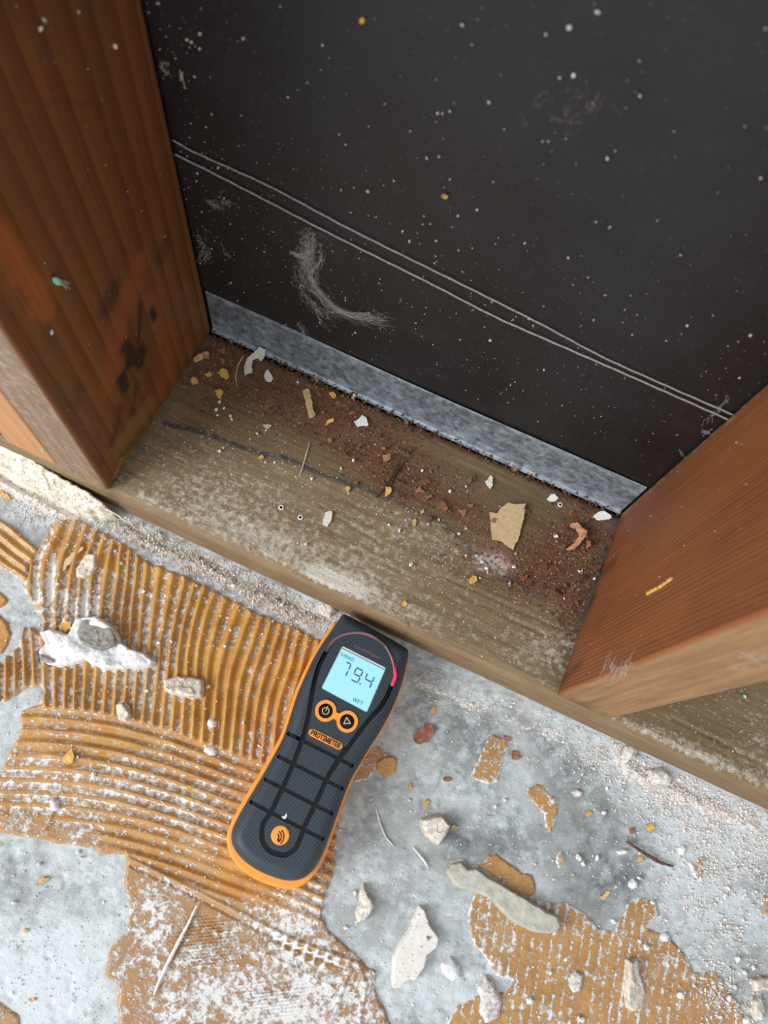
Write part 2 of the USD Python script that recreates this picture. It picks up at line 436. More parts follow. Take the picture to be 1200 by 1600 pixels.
def floor_masks(x, y):
    def b(items): return blobs(x, y, items)
    near = (x > -0.3) & (x < 0.75) & (y > -0.5) & (y < 0.05)
    dust = 0.40 + 0.0 * x
    dust += b([(70, 1440, 150, 110, 0, .25), (60, 1560, 130, 80, 0, .38), (120, 1330, 90, 30, 0, .1), (40, 1390, 60, 60, 0, -.25), (110, 1400, 50, 30, 0, -.2),
               (600, 1300, 90, 80, 0, -.06), (560, 1400, 60, 60, 0, -.02), (640, 1560, 90, 60, 0, .22), (760, 1540, 60, 50, 0, .2), (720, 1250, 60, 25, 30, .2), (650, 1100, 60, 40, 25, .12),
               (800, 1130, 130, 40, 25, .12), (700, 1320, 60, 40, 0, -.15), (920, 1290, 70, 60, 0, -.15), (960, 1380, 40, 40, 0, -.22), (700, 1420, 40, 60, 0, .05),
               (1100, 1270, 180, 55, 26, .50), (1050, 1210, 130, 50, 26, .35), (1120, 1400, 110, 80, 20, .30), (1050, 1330, 60, 40, 0, .12), (1190, 1370, 40, 40, 0, -.1), (780, 1290, 40, 40, 0, .12),
               (20, 1130, 40, 50, 0, .1), (10, 1000, 40, 60, 0, .1), (30, 800, 60, 30, 30, .1), (100, 800, 50, 20, 20, .22), (300, 870, 160, 25, 25, .1), (500, 945, 40, 40, 0, .3), (450, 960, 60, 20, 20, .1)])
    dark = b([(930, 1285, 80, 60, 20, .75), (960, 1385, 60, 45, 0, .85), (890, 1380, 40, 30, 0, .4), (660, 1090, 40, 60, 10, .6), (745, 1165, 40, 45, 0, .6), (710, 1310, 60, 30, 20, .75),
              (880, 1200, 60, 30, 20, .45), (720, 1120, 60, 30, 0, .45), (840, 1150, 60, 25, 25, .35), (750, 1270, 60, 40, 0, .4), (800, 1320, 60, 30, 0, .5), (720, 1440, 22, 60, -20, .4), (560, 1430, 30, 30, 0, .25),
              (1180, 1390, 40, 40, 0, .5), (20, 800, 60, 20, 40, .4), (60, 840, 40, 20, 40, .25), (30, 1385, 40, 40, 0, .18), (560, 1300, 40, 90, 0, .12), (1100, 1310, 50, 30, 0, .25), (400, 930, 200, 20, 25, .2), (950, 1200, 120, 20, 26, .4)])
    brown = b([(300, 870, 200, 30, 25, .9), (450, 960, 80, 25, 25, .7), (200, 820, 80, 15, 25, .8), (800, 1110, 140, 20, 25, .3), (1180, 1560, 50, 60, 0, .5), (10, 1585, 35, 22, 20, .9), (660, 1145, 20, 14, 0, .9)])
    dust = dust - .34 * np.clip(dark, 0, 1)
    dust = dust + (.62 * (n2(x, y, 34, 91, 5) - .5) + .30 * (n2(x, y, 140, 92, 3) - .5)) * np.where(dust > .75, .45, 1.0)
    return np.stack([np.clip(np.where(near, dust, .3), 0, 1), np.clip(np.where(near, dark, .1), 0, 1), np.clip(np.where(near, brown, 0), 0, 1)], 1)


fx = axis_coords(-0.14, 0.57, 0.0012, -1.6, 2.0)
fy = axis_coords(-0.33, 0.025, 0.0012, -2.2, 0.3)
X, Y = np.meshgrid(fx, fy, indexing='ij'); x, y = X.ravel(), Y.ravel()
zf = 0.0016 * (n2(x, y, 22, 1, 3) - 0.5) + 0.0009 * (n2(x, y, 150, 2, 4) - 0.5)
pit = noise(np.stack([x * 190, y * 190, 0 * x], -1), 5)
zf -= 0.0007 * smoothstep(pit, 0.80, 0.92)
fq = quads(len(fx), len(fy))
slab_v = np.stack([x, y, zf], 1)
mk = floor_masks(x, y)
# border skirt and underside
nb = len(x)
ring = np.concatenate([np.arange(len(fx)) * len(fy), (len(fx) - 1) * len(fy) + np.arange(1, len(fy)), np.arange(len(fx) - 2, -1, -1) * len(fy) + len(fy) - 1, np.arange(len(fy) - 2, 0, -1)])
low = slab_v[ring].copy(); low[:, 2] = -0.1
nr = len(ring); k = np.arange(nr)
side = np.stack([ring, nb + k, nb + (k + 1) % nr, ring[(k + 1) % nr]], 1)
floor = obj('floor', (np.vstack([slab_v, low]), np.vstack([fq, side])), 'concrete', smooth=True, masks={'mask': np.vstack([mk, mk[ring]])})
tag(floor, 'grey concrete floor slab dusted with white powder', 'floor', kind='structure')
register(fx, fy, zf.reshape(X.shape))

# ------------------------------------------------------------------ sheathing behind the bay
def box(x0, x1, y0, y1, z0, z1):
    m = trimesh.creation.box([x1 - x0, y1 - y0, z1 - z0]); m.apply_translation([(x0 + x1) / 2, (y0 + y1) / 2, (z0 + z1) / 2])
    return m


YP = 0.1452                                      # face of the black board
px_ = np.linspace(-0.9, 1.3, 221); pz_ = np.linspace(0.0, 1.5, 151)
PX, PZ = np.meshgrid(px_, pz_, indexing='ij')
py_ = YP + 0.0006 * (n2(PX.ravel(), PZ.ravel(), 9, 4, 2) - 0.5)
pv = np.stack([PX.ravel(), py_, PZ.ravel()], 1)
pback = box(-0.9, 1.3, YP + 0.001, YP + 0.018, 0.0, 1.5)
wall = obj('wall_back', trimesh.util.concatenate([trimesh.Trimesh(pv, meshkit.arrays((pv, quads(221, 151)[:, ::-1]))[1], process=False), pback]), 'panel', smooth=False)
tag(wall, 'black sheathing board closing the back of the stud bay', 'wall', kind='structure')

# ------------------------------------------------------------------ sill plate
def rounded_section(a0, a1, b0, b1, r, da, corner=5):
    """closed loop (a, b) of a rectangle with rounded corners, dense along a; counter-clockwise"""
    out = []
    for ca, cb, t0 in ((a1 - r, b1 - r, 0), (a0 + r, b1 - r, 90), (a0 + r, b0 + r, 180), (a1 - r, b0 + r, 270)):
        for k in range(corner + 1):
            t = math.radians(t0 + 90 * k / corner)
            out.append((ca + r * math.cos(t), cb + r * math.sin(t)))
    res = []
    for i, p in enumerate(out):
        q = out[(i + 1) % len(out)]
        n = max(1, int(math.hypot(q[0] - p[0], q[1] - p[1]) / da))
        res += [(p[0] + (q[0] - p[0]) * j / n, p[1] + (q[1] - p[1]) * j / n) for j in range(n)]
    return np.array(res)


def sweep(section, ts, place):
    """loop x stations -> closed mesh; place(a, b, t) gives the points"""
    n, m = len(section), len(ts)
    A, T = np.meshgrid(np.arange(n), ts, indexing='ij')
    v = place(section[A.ravel(), 0], section[A.ravel(), 1], T.ravel())
    i = np.arange(n)[:, None] * m; j = np.arange(m - 1)[None]; i2 = ((np.arange(n) + 1) % n)[:, None] * m
    q = np.stack([i + j, i2 + j, i2 + j + 1, i + j + 1], -1).reshape(-1, 4)
    f = np.vstack([q[:, [0, 1, 2]], q[:, [0, 2, 3]]])
    c0, c1 = len(v), len(v) + 1
    v = np.vstack([v, v.reshape(n, m, 3)[:, 0].mean(0), v.reshape(n, m, 3)[:, -1].mean(0)])
    k = np.arange(n); k2 = (k + 1) % n
    f = np.vstack([f, np.stack([np.full(n, c0), k2 * m, k * m], 1), np.stack([np.full(n, c1), k * m + m - 1, k2 * m + m - 1], 1)])
    return v, f


sec = rounded_section(0.0, D, 0.0005, H, 0.007, 0.0011)
pxs = axis_coords(-0.16, 0.53, 0.0013, -0.9, 1.3)
v, f = sweep(sec, pxs, lambda a, b, t: np.stack([t, a, b], 1))
x, y, z = v.T.copy()
top = smoothstep(z, H - 0.004, H - 0.001)
gr = fbm(np.stack([x * 9, y * 170, z * 170], -1), 3, 3) - 0.5
v[:, 2] += top * (0.0011 * gr + 0.0010 * (n2(x, y, 40, 7, 2) - 0.5)) * (np.abs(y) < 0.2)
v[:, 1] += (1 - top) * np.where(y < 0.05, 0.0009, 0) * (fbm(np.stack([x * 14, y * 60, z * 200], -1), 3, 8) - 0.5)
# drying cracks along the grain
for (a0, b0, a1, b1, dep) in ((500, 790, 590, 845, .5), (700, 905, 880, 985, .5), (720, 930, 890, 1010, .45), (645, 980, 637, 967, .9), (1110, 1150, 1200, 1200, .6), (1050, 1120, 1130, 1160, .6), (260, 800, 330, 835, .4), (560, 860, 700, 930, .35)):
    L = pts([a0, b0, a1, b1], H)
    d = ldist(x, y, L, 0.0006, 90, 3)
    v[:, 2] -= top * dep * 0.0011 * np.exp(-(d / 0.0011) ** 2)


def plate_masks(x, y, z):
    def b(items): return blobs(x, y, items, H)
    def band(flat, r, rough=0.003): return np.exp(-(ldist(x, y, pts(flat, H), rough, 90, 5) / r) ** 2)
    white = 0.095 + .12 * (n2(x, y, 30, 17, 3) - .5)
    white += 0.60 * band([215, 788, 300, 836, 400, 893, 460, 920], 0.0075, 0.005) * (.45 + 1.1 * (n2(x, y * .25, 120, 21, 3) - .2)) + b([(512, 905, 36, 14, 20, .95), (560, 925, 40, 18, 20, .40), (640, 960, 60, 20, 22, .22), (560, 880, 80, 40, 20, .16), (330, 800, 120, 50, 25, .22), (430, 860, 80, 40, 25, .25),
        (775, 882, 22, 14, 20, .4), (750, 875, 10, 10, 0, .3), (640, 830, 110, 40, 25, .14), (720, 960, 90, 40, 25, .06), (860, 1020, 60, 40, 0, .2), (1000, 1150, 120, 12, 26, .45), (1100, 1190, 120, 14, 26, .45), (1190, 1180, 60, 60, 0, .12), (400, 760, 120, 40, 25, .1)])
    brown = b([(420, 610, 130, 42, 22, .75), (330, 560, 40, 40, 0, .7), (540, 670, 110, 45, 25, .85), (620, 740, 60, 45, 25, .8), (720, 800, 90, 35, 28, .6), (860, 880, 80, 55, 10, .75), (910, 830, 40, 60, 0, .8), (900, 950, 30, 60, 15, .7), (780, 900, 90, 25, 20, .45), (640, 660, 60, 25, 28, .35), (330, 640, 60, 25, 25, .35)])
    brown += 0.6 * np.exp(-((y - D) / 0.006) ** 2)
    brown *= 1.3
    ink = 1.3 * band([258, 662, 300, 671, 350, 688, 400, 706, 445, 716], 0.0020, 0.0006) + 1.0 * band([445, 716, 490, 735, 550, 757, 610, 778], 0.0022, 0.001) + 0.7 * band([610, 778, 680, 810, 720, 845, 750, 880, 790, 900, 850, 935], 0.0022, 0.003)
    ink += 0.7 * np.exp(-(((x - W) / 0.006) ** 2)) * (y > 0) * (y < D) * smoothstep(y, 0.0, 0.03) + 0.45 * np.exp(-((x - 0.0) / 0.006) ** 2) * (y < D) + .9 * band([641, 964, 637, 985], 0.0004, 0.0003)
    pink = b([(778, 878, 24, 12, 20, 1.0)])
    olive = b([(700, 740, 110, 40, 27, .9), (820, 800, 110, 40, 27, .9), (640, 660, 80, 30, 27, .6), (800, 980, 120, 60, 25, .3), (1100, 1130, 160, 60, 25, .75), (280, 680, 80, 40, 0, .3)])
    IL = pts([200, 645, 258, 662, 350, 688, 445, 716, 550, 757, 610, 778, 720, 845, 790, 895, 850, 935, 930, 985], H)
    yl_ = np.interp(x, IL[:, 0], IL[:, 1])
    olive = np.maximum(olive, .72 * smoothstep(y - yl_ + .006 * (n2(x, y, 60, 44, 3) - .5), -.004, .006) * (x > 0) * (x < W))
    white = white - .06 * smoothstep(y - yl_, -.004, .006)
    front = 1 - smoothstep(y, 0.0005, 0.008)
    return {'mask': np.clip(np.stack([white * (1 - front) + .03, brown * (1 - front), ink], 1), 0, 1), 'mask2': np.clip(np.stack([pink, olive, front * (0.35 + 0.65 * smoothstep(n2(x, z, 60, 12, 2), .25, .6))], 1), 0, 1)}


plate = tag(obj('sill_plate', (v, f), 'plate', smooth=40, masks=None), 'weathered brown timber sill plate lying along the floor under both studs', 'timber plate')
# smoothing splits vertices, so masks are read on the final points
PM = UsdGeom.Mesh(plate)


def put_masks(prim, fn):
    P = np.array(UsdGeom.Mesh(prim).GetPointsAttr().Get(), float)
    for nm, arr in fn(*P.T).items():
        UsdGeom.PrimvarsAPI(prim).CreatePrimvar(nm, Sdf.ValueTypeNames.Color3fArray, 'vertex').Set(Vt.Vec3fArray.FromNumpy(np.ascontiguousarray(arr, np.float32)))


put_masks(plate, plate_masks)

# ------------------------------------------------------------------ studs
def make_stud(x0, x1, y0, y1, mat, label, mask_fn, dense_side, top=1.45, name='wall_stud'):
    s = rounded_section(y0, y1, x0, x1, 0.0022, 0.0016, 4)
    zs = axis_coords(H + 0.0006, 0.42, 0.0016, H + 0.0006, top)
    v, f = sweep(s, zs, lambda a, b, t: np.stack([b, a, t], 1))
    g1 = fbm(np.stack([v[:, 0] * 150, v[:, 1] * 150, v[:, 2] * 6], -1), 3, 2) - 0.5
    v[:, 0] += 0.0004 * g1
    c = np.array([(x0 + x1) / 2, (y0 + y1) / 2, H])
    p = tag(obj(name, (v - c, f), mat, smooth=40, loc=c), label, 'wall stud')
    put_masks(p, lambda x, y, z: mask_fn(x + c[0], y + c[1], z + c[2]))
    return p


def yz_line(flat, x0):
    P = pts(flat, x0, at_x); return P[:, [1, 2]]


def left_masks(x, y, z):
    inner = smoothstep(x, -0.0025, -0.0005)
    def line(flat, r, rough=0.001, rs=120): return 1 - smoothstep(ldist(y, z, yz_line(flat, 0.0), rough * 1.6, rs, 4), .35 * r, 1.25 * r)
    stain = line([196, 540, 206, 556, 218, 566, 222, 545], .0062, .0025) + line([190, 592, 196, 606], .0055, .002) + line([219, 478, 217, 532], .0024) + line([238, 486, 241, 496], .0048, .002) + .9 * line([206, 560, 194, 590], .0034, .003)
    stain += .65 * line([187, 640, 176, 690], .0042, .003) + .5 * line([215, 600, 205, 650], .003, .003) + .6 * line([166, 478, 176, 455], .0085, .001) + .3 * line([255, 540, 258, 545], .002)
    stain += .25 * line([140, 268, 120, 330, 92, 410, 86, 425], .0009, .0003) + .25 * line([72, 165, 90, 155, 130, 162, 165, 163], .0012, .0004) + .35 * line([120, 610, 125, 628], .006, .003) + .4 * line([250, 400, 262, 375], .007, .003) + .35 * line([150, 680, 160, 720], .004, .003)
    hot = line([-30, 340, 0, 375, 20, 405, 45, 440, 70, 490], .0085, .002) + .5 * line([170, 600, 190, 500, 215, 420], .012, .006) + .35 * line([240, 470, 262, 560, 250, 620], .010, .004)
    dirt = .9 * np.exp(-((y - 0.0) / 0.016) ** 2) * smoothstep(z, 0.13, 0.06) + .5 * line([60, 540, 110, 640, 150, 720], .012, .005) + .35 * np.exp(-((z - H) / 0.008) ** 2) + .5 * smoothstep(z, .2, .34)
    green = .8 * line([178, 745, 190, 720], .004, .003) + .7 * line([200, 720, 250, 650], .008, .004) + .4 * line([190, 690, 230, 640], .012, .004)
    dust = (1 - inner) * .26 + .03
    return {'mask': np.clip(np.stack([stain * inner, hot * inner, dirt * inner], 1), 0, 1), 'mask2': np.clip(np.stack([1 - inner, dust, green * inner], 1), 0, 1)}


SM = at_y(1172, 1030, .003)


def right_masks(x, y, z):
    inner = 1 - smoothstep(x, W + 0.0005, W + 0.0025)
    def line(flat, r, rough=0.001, rs=90): return np.exp(-(ldist(y, z, yz_line(flat, W), rough, rs, 4) / r) ** 2)
    stain = .7 * line([900, 960, 925, 940], .006, .003) + .5 * line([935, 900, 960, 880], .006, .003) + .6 * line([880, 1060, 905, 1040], .005, .002) + .4 * np.exp(-((z - H) / 0.004) ** 2)
    hot = .25 * line([960, 930, 1100, 860], .012, .006) + .25 * line([930, 1010, 1060, 960], .01, .006)
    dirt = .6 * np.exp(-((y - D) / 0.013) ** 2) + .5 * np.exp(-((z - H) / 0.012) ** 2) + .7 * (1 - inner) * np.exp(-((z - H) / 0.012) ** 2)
    dust = .05 + .3 * np.exp(-((y - D) / 0.006) ** 2) + (1 - inner) * (.10 + .35 * np.exp(-(((z - SM[2]) / .012) ** 2 + ((x - SM[0]) / .007) ** 2)))
    return {'mask': np.clip(np.stack([stain * inner, hot * inner, dirt], 1), 0, 1), 'mask2': np.clip(np.stack([1 - inner, dust, 0 * x], 1), 0, 1)}


def plain_masks(x, y, z):
    o = np.zeros_like(x)
    return {'mask': np.stack([o, .25 + o, o], 1), 'mask2': np.stack([1 + o, .05 + o, o], 1)}


make_stud(-0.038, 0.0, 0.0005, D + .001, 'stud_left', 'dark orange-brown timber stud with black stains, left of the bay', left_masks, 1)
make_stud(W, W + 0.038, 0.003, D + .001, 'stud_right', 'reddish timber stud with fine straight grain, right of the bay', right_masks, 0)
make_stud(-0.079, -0.0405, 0.0015, D + .001, 'stud_pale', 'pale orange stud doubled up against the outer side of the left stud', plain_masks, 1)
red = box(-0.135, -0.082, 0.004, D, H + .0008, 1.45)
single('wall_stud', red, 'dark_red', 'dark red painted stud just showing at the left edge of the picture', 'wall stud')

# ------------------------------------------------------------------ galvanised flashing at the foot of the board
fl = []
n = 330
xs = np.linspace(0.001, W - 0.001, n)
zt = 0.0855 + 0.0004 * np.sin(xs * 30)
yf = 0.1436 + 0.0006 * np.sin(xs * 17 + 1)
rows = [(yf - 0.003 - 0.0 * xs, H + 0.0010 + 0 * xs), (yf - 0.0012, H + 0.0012 + 0 * xs), (yf - 0.0004, H + 0.002 + 0 * xs)] + [(yf, H + 0.003 + (zt - H - 0.003) * k / 24) for k in range(25)] + [(yf + 0.0007, zt + .0002)] + [(yf + 0.0011, zt - .0004), (yf + 0.0011, H + 0.002 + 0 * xs)]
v = np.stack([np.stack([xs, a, b], 1) for a, b in rows], 1).reshape(-1, 3)
f = quads(n, len(rows))[:, ::-1]
c = np.array([W / 2, 0.1436, H])
fp = tag(obj('metal_flashing', (v - c, meshkit.arrays((v, f))[1]), 'galv', smooth=40, loc=c), 'grey galvanised steel flashing strip standing along the foot of the black board', 'flashing')
put_masks(fp, lambda x, y, z: {'mask': np.stack([np.clip(.12 + .20 * np.exp(-(z / 0.016) ** 2) + .3 * np.exp(-((z - .045) / .0015) ** 2) + .25 * (n2(x, z, 25, 3, 3) - .4) + .12 * smoothstep(x, -.05, .16), 0, 1)] + [0 * x] * 2, 1)})

# ------------------------------------------------------------------ tile adhesive on the floor
ADH = {}


def phase_field(guides, smoothing=1e-4):
    P, val = [], []
    for k, flat in guides:
        L = LineString(pts(flat)[:, :2])
        for t in np.linspace(0, 1, 9):
            q = L.interpolate(t, normalized=True); P.append((q.x, q.y)); val.append(k)
    r = RBFInterpolator(np.array(P) * 10, np.array(val), kernel='thin_plate_spline', smoothing=smoothing)
    return lambda x, y: r(np.stack([x, y], 1) * 10)


def coarse(fn, x, y, step=0.004):
    """evaluates a smooth field on a coarse lattice"""
    gx = np.arange(x.min() - step, x.max() + 2 * step, step); gy = np.arange(y.min() - step, y.max() + 2 * step, step)
    GX, GY = np.meshgrid(gx, gy, indexing='ij')
    return RegularGridInterpolator((gx, gy), fn(GX.ravel(), GY.ravel()).reshape(GX.shape))(np.stack([x, y], 1))


MAIN = [73, 830, 90, 813, 127, 813, 160, 830, 200, 853, 233, 877, 283, 897, 333, 920, 400, 957, 433, 970, 467, 983, 500, 1000, 540, 1060, 570, 1140, 560, 1200, 550, 1225, 527, 1300, 524, 1356, 509, 1397, 505, 1431, 512, 1452, 550, 1484, 569, 1506, 591, 1521, 587, 1544, 599, 1574, 612, 1605, 640, 1760,
        187, 1760, 187, 1600, 184, 1547, 165, 1525, 169, 1487, 199, 1450, 202, 1405, 193, 1379, 199, 1352, 195, 1336, 157, 1334, 142, 1326, 97, 1319, 56, 1311, 0, 1300, -100, 1278, -190, 1270, -190, 1200, -60, 1212, 0, 1205, 30, 1150, 34, 1109, 60, 1101, 69, 1083, 64, 1073, 41, 1075, 19, 1090, 0, 1101, -60, 1112, -170, 1105, -180, 1050, -60, 1045, 0, 1035, 27, 1010, 38, 980, 65, 985, 70, 973, 55, 950, 40, 925, 38, 915, 50, 880]
phB = phase_field([(0, [187, 900, 176, 967, 165, 1100]), (5.55, [283, 897, 262, 1000, 250, 1110]), (8.7, [333, 920, 318, 960, 305, 1020, 298, 1130]), (12.4, [400, 957, 385, 1000, 365, 1060, 355, 1160]), (17, [467, 990, 455, 1040, 435, 1100, 425, 1190]),
                   (-4.4, [130, 820, 107, 890, 100, 960, 97, 1100]), (-6.4, [90, 815, 60, 885, 62, 1000, 66, 1090]), (-2, [165, 840, 145, 900, 140, 980, 133, 1100]), (2.6, [225, 875, 216, 960, 205, 1110]), (-10.5, [5, 1030, 4, 1090]), (22, [540, 1040, 520, 1120, 505, 1200])])
bound = [-40, 1100, 40, 1103, 120, 1108, 200, 1122, 280, 1145, 360, 1175, 430, 1200, 560, 1250]
phC = phase_field([(k, [q + (19.2 * k if i % 2 else 0) for i, q in enumerate(bound)]) for k in (0, 4, 8, 12)])
Lb = LineString(pts(bound)[:, :2])
ZONE_C = pts(bound + [640, 1300, 660, 1800, -260, 1800, -260, 1095])[:, :2]
LOWER = pts([-60, 1262, 60, 1275, 140, 1300, 205, 1335, 310, 1388, 430, 1420, 520, 1440, 640, 1480, 660, 1800, -260, 1800, -260, 1262])[:, :2]


def ridge(ph, sharp=1.4):
    return (0.5 + 0.5 * np.cos(2 * np.pi * ph)) ** sharp


def main_height(x, y):
    sd = sdist(x, y, pts(MAIN), 0.0022, 130, 3)
    inC = sdist(x, y, ZONE_C)
    inD = sdist(x, y, LOWER, 0.002, 60, 7)
    wob = 0.10 * (n2(x, y, 55, 6, 2) - 0.5)
    rB = smoothstep(ridge(coarse(phB, x, y) + wob, 0.85), .0, 1.12); rC = smoothstep(ridge(coarse(phC, x, y) + 1.2 * wob, 1.0), .0, 1.12)
    c = smoothstep(inC, -0.0012, 0.0012)
    d = smoothstep(inD, -0.004, 0.004)
    wornB = smoothstep(n2(x, y, 45, 31, 2), 0.15, 0.5)
    # the lower sweep was pressed flat towards the left and bottom
    left = smoothstep(blobs(x, y, [(60, 1240, 150, 70, 0, 1.0), (0, 1180, 60, 60, 0, .5), (330, 1345, 150, 38, 22, .9)]), 0.25, 0.9)
    worn = smoothstep(n2(x, y, 38, 41, 3), 0.25, 0.55)
    aB = 0.0034 * (0.6 + 0.4 * wornB); aC = 0.0027 * (1 - 0.72 * left) * (0.45 + 0.55 * worn)
    zr = (1 - c) * aB * rB + c * aC * rC
    flat = 0.0011 + 0.0004 * (n2(x, y, 90, 14, 3) - 0.5)
    z = 0.0008 + zr * (1 - d) + 0.0009 * d
    edge_ridge = np.exp(-((inC) / 0.0022) ** 2) * (1 - d)
    z = np.maximum(z, 0.0008 + 0.0021 * edge_ridge * (0.6 + 0.4 * worn))
    z += d * 0.0006 * (n2(x, y, 160, 15, 3) - 0.5)
    # tile-edge imprints and ribs in the pressed part
    for flat_, a, r in (([200, 1338, 310, 1393, 460, 1468, 560, 1505], .0016, .0011), ([205, 1352, 310, 1403, 450, 1478, 545, 1515], -.0011, .0007), ([560, 1505, 572, 1540, 560, 1600], .0011, .0009), ([330, 1450, 420, 1492, 520, 1540], .0006, .0007), ([85, 1270, 70, 1300], .0012, .0010), ([546, 1514, 530, 1560, 514, 1604], .0014, .0012), ([310, 1402, 305, 1420], -.001, .0008), ([195, 1336, 215, 1330], .001, .0012)):
        z += a * np.exp(-(ldist(x, y, pts(flat_), 0.0005, 200, 3) / r) ** 2)
    # honeycomb print of a tile back
    u0 = at(430, 1462); du = (at(530, 1505) - u0)[:2]; du /= np.linalg.norm(du); dv = np.array([-du[1], du[0]])
    U = (x - u0[0]) * du[0] + (y - u0[1]) * du[1]; V = (x - u0[0]) * dv[0] + (y - u0[1]) * dv[1]
    zone = smoothstep(blobs(x, y, [(478, 1484, 62, 17, 25, 1.0)]), .3, .6)
    cell = (np.abs(np.sin(np.pi * U / 0.0068)) * np.abs(np.sin(np.pi * V / 0.0060 + 0.35 * np.sin(U * 900)))) ** 0.6
    z += zone * 0.0016 * (.75 - cell)
    fine = smoothstep(blobs(x, y, [(320, 1470, 60, 45, 0, 1.0), (430, 1560, 90, 50, 0, .6)]), .25, .7)
    z += fine * 0.0006 * np.sign(np.sin(V * 2 * np.pi / 0.0021)) * np.sin(U * 2 * np.pi / 0.0042)
    z = z * smoothstep(sd, -0.0005, 0.0022) - 0.0016 * (1 - smoothstep(sd, -0.0016, 0.0006))
    z += 0.0003 * (n2(x, y, 300, 16, 2) - 0.5)
    ADH['c'], ADH['d'], ADH['zr'], ADH['aB'], ADH['rB'], ADH['rC'], ADH['cell'] = c, d, zr, aB, rB, rC, zone * (2 * cell - 1.1)
    return z, sd


def main_mask(x, y, Z, sd):
    c, d = ADH['c'], ADH['d']
    val = (1 - c) * (1 - ADH['rB']) + c * (1 - ADH['rC'])
    dust = 0.13 + .22 * (n2(x, y, 55, 77, 3) - .5) + .62 * blobs(x, y, [(85, 930, 60, 60, 0, .42), (60, 1000, 40, 40, 0, .25), (150, 960, 70, 40, 0, .30), (230, 990, 80, 70, 0, .16), (110, 850, 60, 30, 0, .15), (60, 1080, 60, 25, 0, .2), (400, 1150, 50, 40, 0, .15), (230, 1070, 120, 40, 0, .12),
                             (60, 1240, 130, 50, 10, .26), (180, 1200, 150, 50, 15, .16), (300, 1260, 120, 40, 20, .2), (380, 1200, 60, 60, 0, .06), (130, 1300, 100, 25, 10, .06), (500, 1300, 40, 100, 0, .22), (470, 1420, 60, 60, 0, .30)])
    dust += (1 - d) * val * (.10 + .22 * (n2(x, y, 28, 78, 2) > .45)) * (1 - .4 * c) + (1 - d) * c * np.exp(-((ADH['rC'] - .45) / .25) ** 2) * 0.22
    dD = blobs(x, y, [(380, 1520, 200, 90, 15, .42), (230, 1400, 50, 40, 0, .35), (250, 1440, 40, 60, 0, .1), (330, 1570, 140, 40, 0, .25), (420, 1400, 80, 30, 20, .35), (300, 1430, 30, 50, 30, -.25), (220, 1480, 50, 50, 0, .15), (480, 1560, 80, 50, 0, .15), (560, 1570, 40, 50, 0, .2)])
    dust += d * (0.20 + .42 * dD + .5 * (n2(x, y, 75, 79, 4) - .5)) - d * ADH['cell'] * 0.4
    thin = smoothstep(n2(x, y, 60, 19, 2), .55, .75) * .35 + np.exp(-(np.maximum(sd, 0) / 0.0012) ** 2) * .5 + blobs(x, y, [(230, 1060, 6, 40, 0, .6), (120, 825, 20, 14, 0, .6), (480, 1100, 14, 60, 15, .5), (330, 1400, 40, 6, 26, .8), (420, 1445, 60, 7, 26, .8)])
    old = c * .35 + d * .5 + blobs(x, y, [(180, 940, 50, 50, 0, .6), (120, 1000, 90, 60, 0, .4)])
    return {'mask': np.clip(np.stack([dust, thin, old], 1), 0, 1)}


def adhesive_thing(poly_px, height, mask_fn, step, label, name='adhesive_patch', group=None):
    m, masks = patch_mesh(pts(poly_px), step, height, mask_fn)
    return single(name, m, 'adhesive', label, 'adhesive', group, smooth=True, masks=masks)


adhesive_thing(MAIN, main_height, main_mask, 0.00072, 'large ochre bed of trowel-ridged tile adhesive around and under the meter')


def small_height(poly_px, guides=None, h=0.0012, amp=0.0, rough=0.0012, seed=0, dust=0.3, valley=0.25, thin=0.1, old=0.3, sharp=1.0):
    ph = phase_field(guides) if guides else None
    st = {}
    P = pts(poly_px)

    def height(x, y):
        sd = sdist(x, y, P, rough, 170, seed)
        r = ridge(ph(x, y) + 0.12 * (n2(x, y, 60, seed, 2) - .5), sharp) if ph else 0 * x
        st['r'] = r
        z = h + amp * r * (0.6 + .4 * smoothstep(n2(x, y, 70, seed + 3, 2), .2, .6)) + 0.0006 * (n2(x, y, 130, seed + 5, 3) - .5)
        return z * smoothstep(sd, -0.0004, 0.0016) - 0.0016 * (1 - smoothstep(sd, -0.0012, 0.0004)), sd

    def mask(x, y, Z, sd):
        d = dust + valley * (1 - st['r']) * (amp > 0) + .35 * (n2(x, y, 70, seed + 8, 3) - .5) + .25 * np.exp(-(np.maximum(sd, 0) / .0012) ** 2)
        o = 0 * x
        return {'mask': np.clip(np.stack([d, thin + o, old + o], 1), 0, 1)}
    return height, mask


def small_patch(poly_px, label, **kw):
    h, m = small_height(poly_px, **kw)
    return adhesive_thing(poly_px, h, m, 0.0008 if kw.get('guides') else 0.0007, label)


